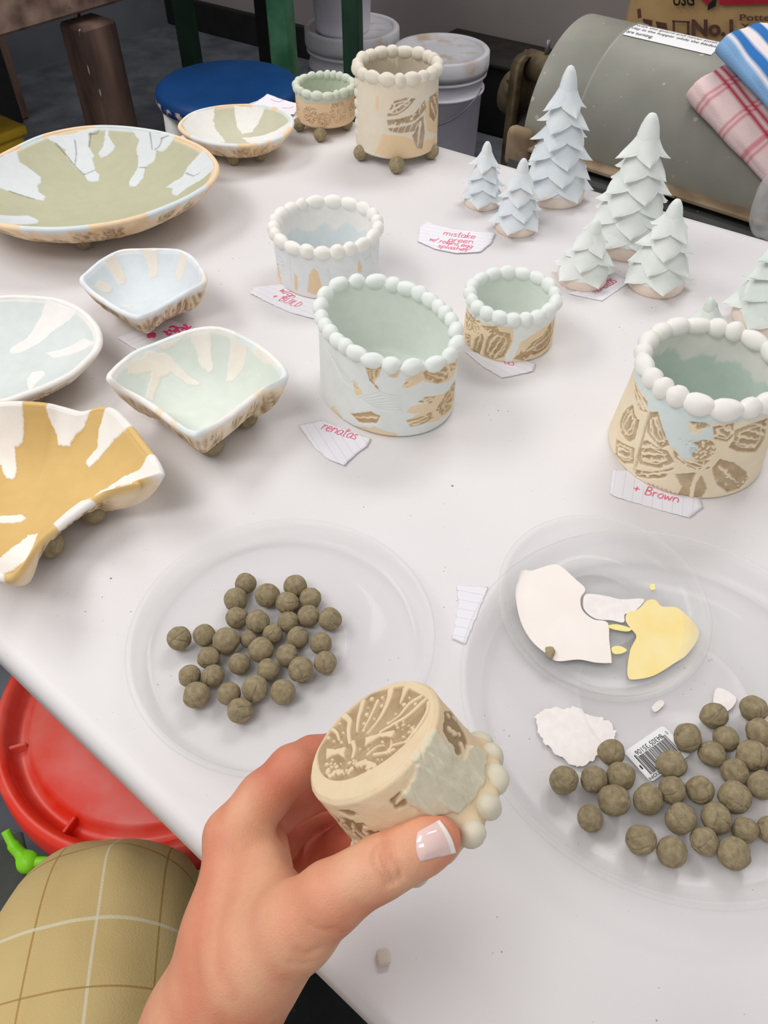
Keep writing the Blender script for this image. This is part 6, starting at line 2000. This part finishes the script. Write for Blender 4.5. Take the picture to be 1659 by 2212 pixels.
# small pot: stamped base
def base_uv(px, py):
    d = cs(px, py, 1.0); t = (pb_c @ nb_) / (d @ nb_); q = d * t - pb_c
    return q @ e1 * 1000, q @ e3 * 1000


O3 = (640, 1450); S3 = 3.95
bc_ = Canvas(-34, 34, -34, 34, 0.1)
rin = [base_uv(*p) for p in cr(O3, S3, smooth_poly([(180, 740), (200, 650), (260, 540), (380, 390), (520, 260), (700, 170), (900, 130), (985, 160), (1085, 215), (1135, 270), (1110, 380), (1000, 540), (880, 660), (740, 770), (560, 870), (400, 925), (280, 915), (205, 850)], 5))]
bc_.poly(rin, 1.0)
SK = lambda pts, w0, w1, v: bc_.stroke([base_uv(*p) for p in cr(O3, S3, smooth_poly(pts, 4, False))], w0, w1, v)
for pts, w0, w1 in (([(800, 150), (790, 220), (750, 320), (690, 420), (600, 525)], 3.0, 0.8), ([(565, 255), (545, 330), (525, 400), (512, 505)], 2.6, 1.2), ([(405, 375), (450, 420), (440, 500), (452, 605)], 2.8, 1.6), ([(690, 245), (652, 330), (620, 400), (560, 505)], 1.5, 0.9),
                    ([(930, 145), (915, 190), (885, 270)], 3.2, 0.9), ([(1090, 240), (950, 370), (820, 450), (715, 512)], 1.8, 1.4), ([(1050, 215), (960, 270), (880, 370), (800, 430)], 1.8, 1.0), ([(1120, 260), (1110, 340), (1040, 460), (930, 600)], 1.4, 1.4),
                    ([(600, 705), (680, 640), (745, 628)], 1.2, 0.8), ([(660, 705), (760, 690), (830, 660)], 1.6, 1.2), ([(520, 790), (580, 775), (660, 800)], 2.6, 2.2), ([(820, 625), (900, 605), (960, 580)], 1.2, 1.0), ([(300, 490), (340, 520), (360, 580)], 2.0, 1.2), ([(480, 600), (490, 660), (475, 730)], 2.0, 1.4)):
    SK(pts, w0, w1, 0.0)
for poly in ([(585, 560), (720, 520), (835, 500), (815, 560), (770, 555), (700, 560), (620, 600), (580, 640)], [(250, 645), (330, 665), (420, 640), (405, 690), (410, 740), (350, 705), (290, 720), (250, 745)], [(800, 560), (815, 600), (800, 690), (730, 710), (790, 650)]):
    bc_.poly([base_uv(*p) for p in cr(O3, S3, poly)], 0.0, 0.4)
for x, y, r in ((640, 232, 22), (730, 218, 15), (725, 290, 18), (595, 362, 20), (608, 305, 10), (573, 440, 16), (660, 400, 13), (570, 497, 13), (915, 280, 20), (1012, 275, 18), (845, 360, 14), (780, 437, 18), (315, 592, 14), (380, 602, 16), (395, 520, 14), (270, 565, 18), (910, 555, 14), (540, 660, 12), (610, 660, 12), (730, 600, 14), (960, 220, 12), (365, 440, 14), (690, 745, 10), (725, 748, 9)):
    q = base_uv(*cr(O3, S3, [(x, y)])[0]); bc_.dot(*q, r * 0.05, 0.0)
rgb_ = random.Random(12)
for k_ in range(46):
    x, y = rgb_.uniform(250, 620), rgb_.uniform(750, 890)
    q = base_uv(*cr(O3, S3, [(x, y)])[0]); bc_.dot(*q, rgb_.uniform(0.5, 0.95), 0.0)
for k_ in range(14):
    x, y = rgb_.uniform(830, 1040), rgb_.uniform(420, 520)
    q = base_uv(*cr(O3, S3, [(x, y)])[0]); bc_.dot(*q, rgb_.uniform(0.4, 0.9), 0.2)
bc_.blur(2)
held = thing('small_pot', 'small stamped clay pot held upside down in the hand', 'pot', to_world(pb_c - nb_ * PL))
nu_ = 560
aa = np.linspace(0, 2 * math.pi, nu_, endpoint=False)
dirs_ = np.cos(aa)[:, None] * e1 + np.sin(aa)[:, None] * e3
fr = np.concatenate([np.linspace(0.001, 0.9, 92), np.linspace(0.905, 0.938, 8)])
bx_ = dirs_[:, None, :] * (PR0 * fr)[None, :, None]
U = (bx_ @ e1) * 1000; Vv = (bx_ @ e3) * 1000
rec = bc_.sample(U, Vv)
nzb = fbm(U / 5, Vv / 5, 3)
base_G = pb_c + bx_ - nb_ * (rec * 0.0014)[..., None] + nb_ * (0.0003 * (nzb - 0.5))[..., None]
cream_p, brown_p = lin((232, 212, 178)), lin((158, 132, 98))
base_C = mix(mix(cream_p, lin((230, 206, 170)), nzb), brown_p, np.clip(rec * (0.8 + 0.4 * (nzb - 0.5)), 0, 1) * 0.93)
# side wall
hh = np.linspace(0, 1, 90)


def side_su(px, py):
    """pixel -> (angle, height) on the side of the small pot"""
    d = cs(px, py, 1.0); d = d / np.linalg.norm(d)
    t = np.linspace(0.24, 0.36, 1600); X = d * t[:, None]
    s_ = pot_sdf(X); i = np.argmax(s_ < 0) if (s_ < 0).any() else np.argmin(s_)
    q = X[i] - pb_c; h = -(q @ nb_)
    return math.atan2(q @ e3, q @ e1) * 30, h * 1000


wc = Canvas(-100, 100, -2, 44, 0.2); wg = Canvas(-100, 100, -2, 44, 0.2)
for poly, l_, d_ in (([(345, 1190), (460, 1195), (525, 1235), (440, 1245)], 0, 0), ([(400, 1300), (560, 1300), (725, 1380), (690, 1425), (600, 1400), (480, 1392)], 0, 5), ([(1265, 350), (1335, 340), (1400, 450), (1470, 600), (1420, 700), (1360, 735), (1330, 640), (1255, 500)], 0, 9), ([(800, 1100), (900, 1020), (960, 1050), (940, 1150), (860, 1180)], 1, 0)):
    q = [side_su(*p) for p in cr(O3, S3, poly)]
    decorate(wc, q, rng, 1.3, d_, l_, (0.9, 1.5))
for poly in ([(1080, 560), (1180, 480), (1250, 560), (1330, 640), (1400, 760), (1480, 640), (1600, 700), (1600, 900), (1400, 1200), (1100, 1230), (960, 1140), (900, 1020), (1000, 900)], [(960, 720), (1060, 700), (1070, 770), (990, 780)], [(470, 1440), (640, 1420), (640, 1540), (480, 1520)]):
    wg.poly([side_su(*p) for p in cr(O3, S3, poly)], 1.0, 1.5)
for a in np.linspace(-95, 95, 24):
    if not -75 < a < 75:
        decorate(wc, [(a - 3, 8), (a + 3, 10), (a + 2, 28), (a - 3, 26)], rng, 1.0, 3, 1)
wc.blur(2); wg.blur(3)
AN = ((aa + math.pi) % (2 * math.pi)) - math.pi
S_ = (AN * 30)[:, None] + 0 * hh; Hm = (hh * PL * 1000)[None, :] + 0 * S_
recw = wc.sample(S_, Hm); glz = wg.sample(S_, Hm)
nzw = fbm(S_ / 7, Hm / 7, 9); nzw2 = fbm(S_ / 2.2, Hm / 11, 11)
bead = 0.0032 * np.exp(-((Hm - 37) / 4.5) ** 2) * (0.55 + 0.45 * np.cos(S_ / 30 * 14))
drip_ = glz * (0.0006 + 0.0014 * np.clip(nzw2 - 0.45, 0, 1) * 2)
rr_ = PR0 + (PR1 - PR0) * hh[None, :] - 0.0009 * recw * (1 - glz) + bead + drip_ + 0.0008 * (nzw - 0.5)
rr_ = rr_ - 0.0014 * np.exp(-(Hm / 1.0) ** 2)
side_G = pb_c + dirs_[:, None, :] * rr_[..., None] - nb_ * (hh * PL)[None, :, None]
side_C = mix(mix(mix(cream_p, lin((234, 208, 170)), np.clip(nzw * 1.5 - 0.3, 0, 1)), brown_p * 0.95, recw * 0.9 * (1 - glz)), lin((220, 214, 190)), np.clip(glz * 1.2 - 0.1, 0, 1) * 0.92)
# mouth, inside
inn_h = np.array([1.02, 1.0, 0.7, 0.35, 0.12]); inn_r = np.array([0.93, 0.88, 0.86, 0.85, 0.84])
in_G = pb_c + dirs_[:, None, :] * (PR1 * inn_r)[None, :, None] - nb_ * (inn_h * PL)[None, :, None]
fl_G = pb_c + dirs_[:, None, :] * (PR1 * np.array([0.5, 0.01]))[None, :, None] - nb_ * (0.11 * PL)
G = np.concatenate([base_G, side_G, in_G, fl_G], 1)
Cc = np.concatenate([base_C, side_C, np.broadcast_to(lin((216, 222, 208)), (nu_, 7, 3))], 1)
build('body', to_world(G).reshape(-1, 3), grid_faces(nu_, G.shape[1], True), M['ceramic'], held, cols=Cc.reshape(-1, 3))
M['bead_glaze'] = surf('bead_glaze', (214, 208, 186), (224, 216, 196), rough=0.5, scale=60)
gb = [blob_mesh('bead', 30 + i, M['bead_glaze'], 0.14) for i in range(3)]
for i in range(16):
    a = 2 * math.pi * i / 16 + 0.15
    d_ = math.cos(a) * e1 + math.sin(a) * e3
    q = pb_c + d_ * (PR1 + 0.0002) - nb_ * (PL - 0.002)
    if min(np.linalg.norm(q - cs(880, 1845, .2755)), np.linalg.norm(q - cs(921, 1823, .277))) < 0.0135:
        continue
    o = inst('bead', gb[i % 3], held, to_world(q), (i, i * 2, i), (0.0060, 0.0052, 0.0052))


# ------------------------------------------------------------ khaki trousers
def khaki():
    m, nt, b = new_mat('khaki_windowpane')
    L = nt.links.new
    a = N(nt, 'ShaderNodeAttribute', attribute_name='flat'); sp = N(nt, 'ShaderNodeSeparateXYZ'); L(a.outputs['Vector'], sp.inputs[0])
    tc = N(nt, 'ShaderNodeTexCoord'); nz = N(nt, 'ShaderNodeTexNoise'); nz.inputs['Scale'].default_value = 25
    L(tc.outputs['Object'], nz.inputs['Vector'])
    rp = N(nt, 'ShaderNodeValToRGB'); rp.color_ramp.elements[0].color = rgb((200, 174, 116)); rp.color_ramp.elements[1].color = rgb((214, 192, 138))
    L(nz.outputs['Fac'], rp.inputs[0]); col = rp.outputs[0]
    for ch in ('X', 'Y'):
        for off, cc, w in ((0.0, (226, 222, 196), 0.022), (0.5, (164, 122, 62), 0.018)):
            ad = N(nt, 'ShaderNodeMath', operation='ADD'); ad.inputs[1].default_value = off; L(sp.outputs[ch], ad.inputs[0])
            fr_ = N(nt, 'ShaderNodeMath', operation='FRACT'); L(ad.outputs[0], fr_.inputs[0])
            lt = N(nt, 'ShaderNodeMath', operation='LESS_THAN'); lt.inputs[1].default_value = w; L(fr_.outputs[0], lt.inputs[0])
            fac = lt.outputs[0]
            oth = 'Y' if ch == 'X' else 'X'                       # stitched look
            ml = N(nt, 'ShaderNodeMath', operation='MULTIPLY'); ml.inputs[1].default_value = 60.0; L(sp.outputs[oth], ml.inputs[0])
            f2 = N(nt, 'ShaderNodeMath', operation='FRACT'); L(ml.outputs[0], f2.inputs[0])
            g2 = N(nt, 'ShaderNodeMath', operation='MULTIPLY_ADD'); g2.inputs[1].default_value = 0.5; g2.inputs[2].default_value = 0.45; L(f2.outputs[0], g2.inputs[0])
            m3 = N(nt, 'ShaderNodeMath', operation='MULTIPLY'); L(fac, m3.inputs[0]); L(g2.outputs[0], m3.inputs[1])
            mx = N(nt, 'ShaderNodeMix', data_type='RGBA'); L(m3.outputs[0], mx.inputs['Factor']); L(col, mx.inputs['A']); mx.inputs['B'].default_value = rgb(cc); col = mx.outputs['Result']
    L(col, b.inputs['Base Color']); b.inputs['Roughness'].default_value = 0.9; b.inputs['Specular IOR Level'].default_value = 0.15
    nb2 = N(nt, 'ShaderNodeTexNoise'); nb2.inputs['Scale'].default_value = 900; L(tc.outputs['Object'], nb2.inputs['Vector'])
    bp = N(nt, 'ShaderNodeBump'); bp.inputs['Strength'].default_value = 0.3; bp.inputs['Distance'].default_value = 0.001
    L(nb2.outputs['Fac'], bp.inputs['Height']); L(bp.outputs[0], b.inputs['Normal'])
    return m


M['khaki'] = khaki()
K = kneeP
path = smooth_poly([K + [0.10, -0.50, 0.02], K + [0.05, -0.30, 0.015], K + [0.02, -0.14, 0.008], K, K + [-0.008, 0.030, -0.06], K + [-0.01, 0.01, -0.18], K + [-0.01, -0.02, -0.33], [K[0] - 0.01, K[1] - 0.04, 0.03]], 16, False)
m_ = len(path); al = np.concatenate([[0], np.cumsum(np.linalg.norm(np.diff(path, axis=0), axis=1))])
rad = np.interp(np.linspace(0, 1, m_), [0, .15, .3, .43, .55, .7, 1], [.105, .100, .094, .088, .080, .070, .062])
tg = np.gradient(path, axis=0); tg /= np.linalg.norm(tg, axis=1)[:, None]
nc = 120
th = np.linspace(0, 2 * math.pi, nc, endpoint=False)
a_ = np.array([1.0, 0, 0])
V = np.zeros((nc, m_, 3)); FLT = np.zeros((nc, m_, 3))
for i in range(m_):
    a_ = a_ - tg[i] * (a_ @ tg[i]); a_ /= np.linalg.norm(a_); b_ = np.cross(a_, tg[i])
    wr = 0.006 * (fbm(th * 1.6 + 3, al[i] * 9 + 0 * th, 4) - 0.5) + 0.0022 * np.sin(th * 5 + al[i] * 30)
    V[:, i] = path[i] + (rad[i] + wr)[:, None] * (np.cos(th)[:, None] * a_ + np.sin(th)[:, None] * b_)
    FLT[:, i, 0] = th * 0.09 / 0.088 + 0.62; FLT[:, i, 1] = al[i] / 0.058 + 0.35
pk = P(235, 1850, -0.165)
dd = np.linalg.norm(V - pk, axis=2)
V = V + (np.exp(-(dd / 0.03) ** 2) * 0.012)[..., None] * np.array([0.0, 0.55, 0.8])
tr = build('trousers', V.reshape(-1, 3), grid_faces(nc, m_, True, flip=True), M['khaki'], person, attr=FLT.reshape(-1, 3))
tr['label'] = 'khaki trouser leg with white and brown windowpane check'
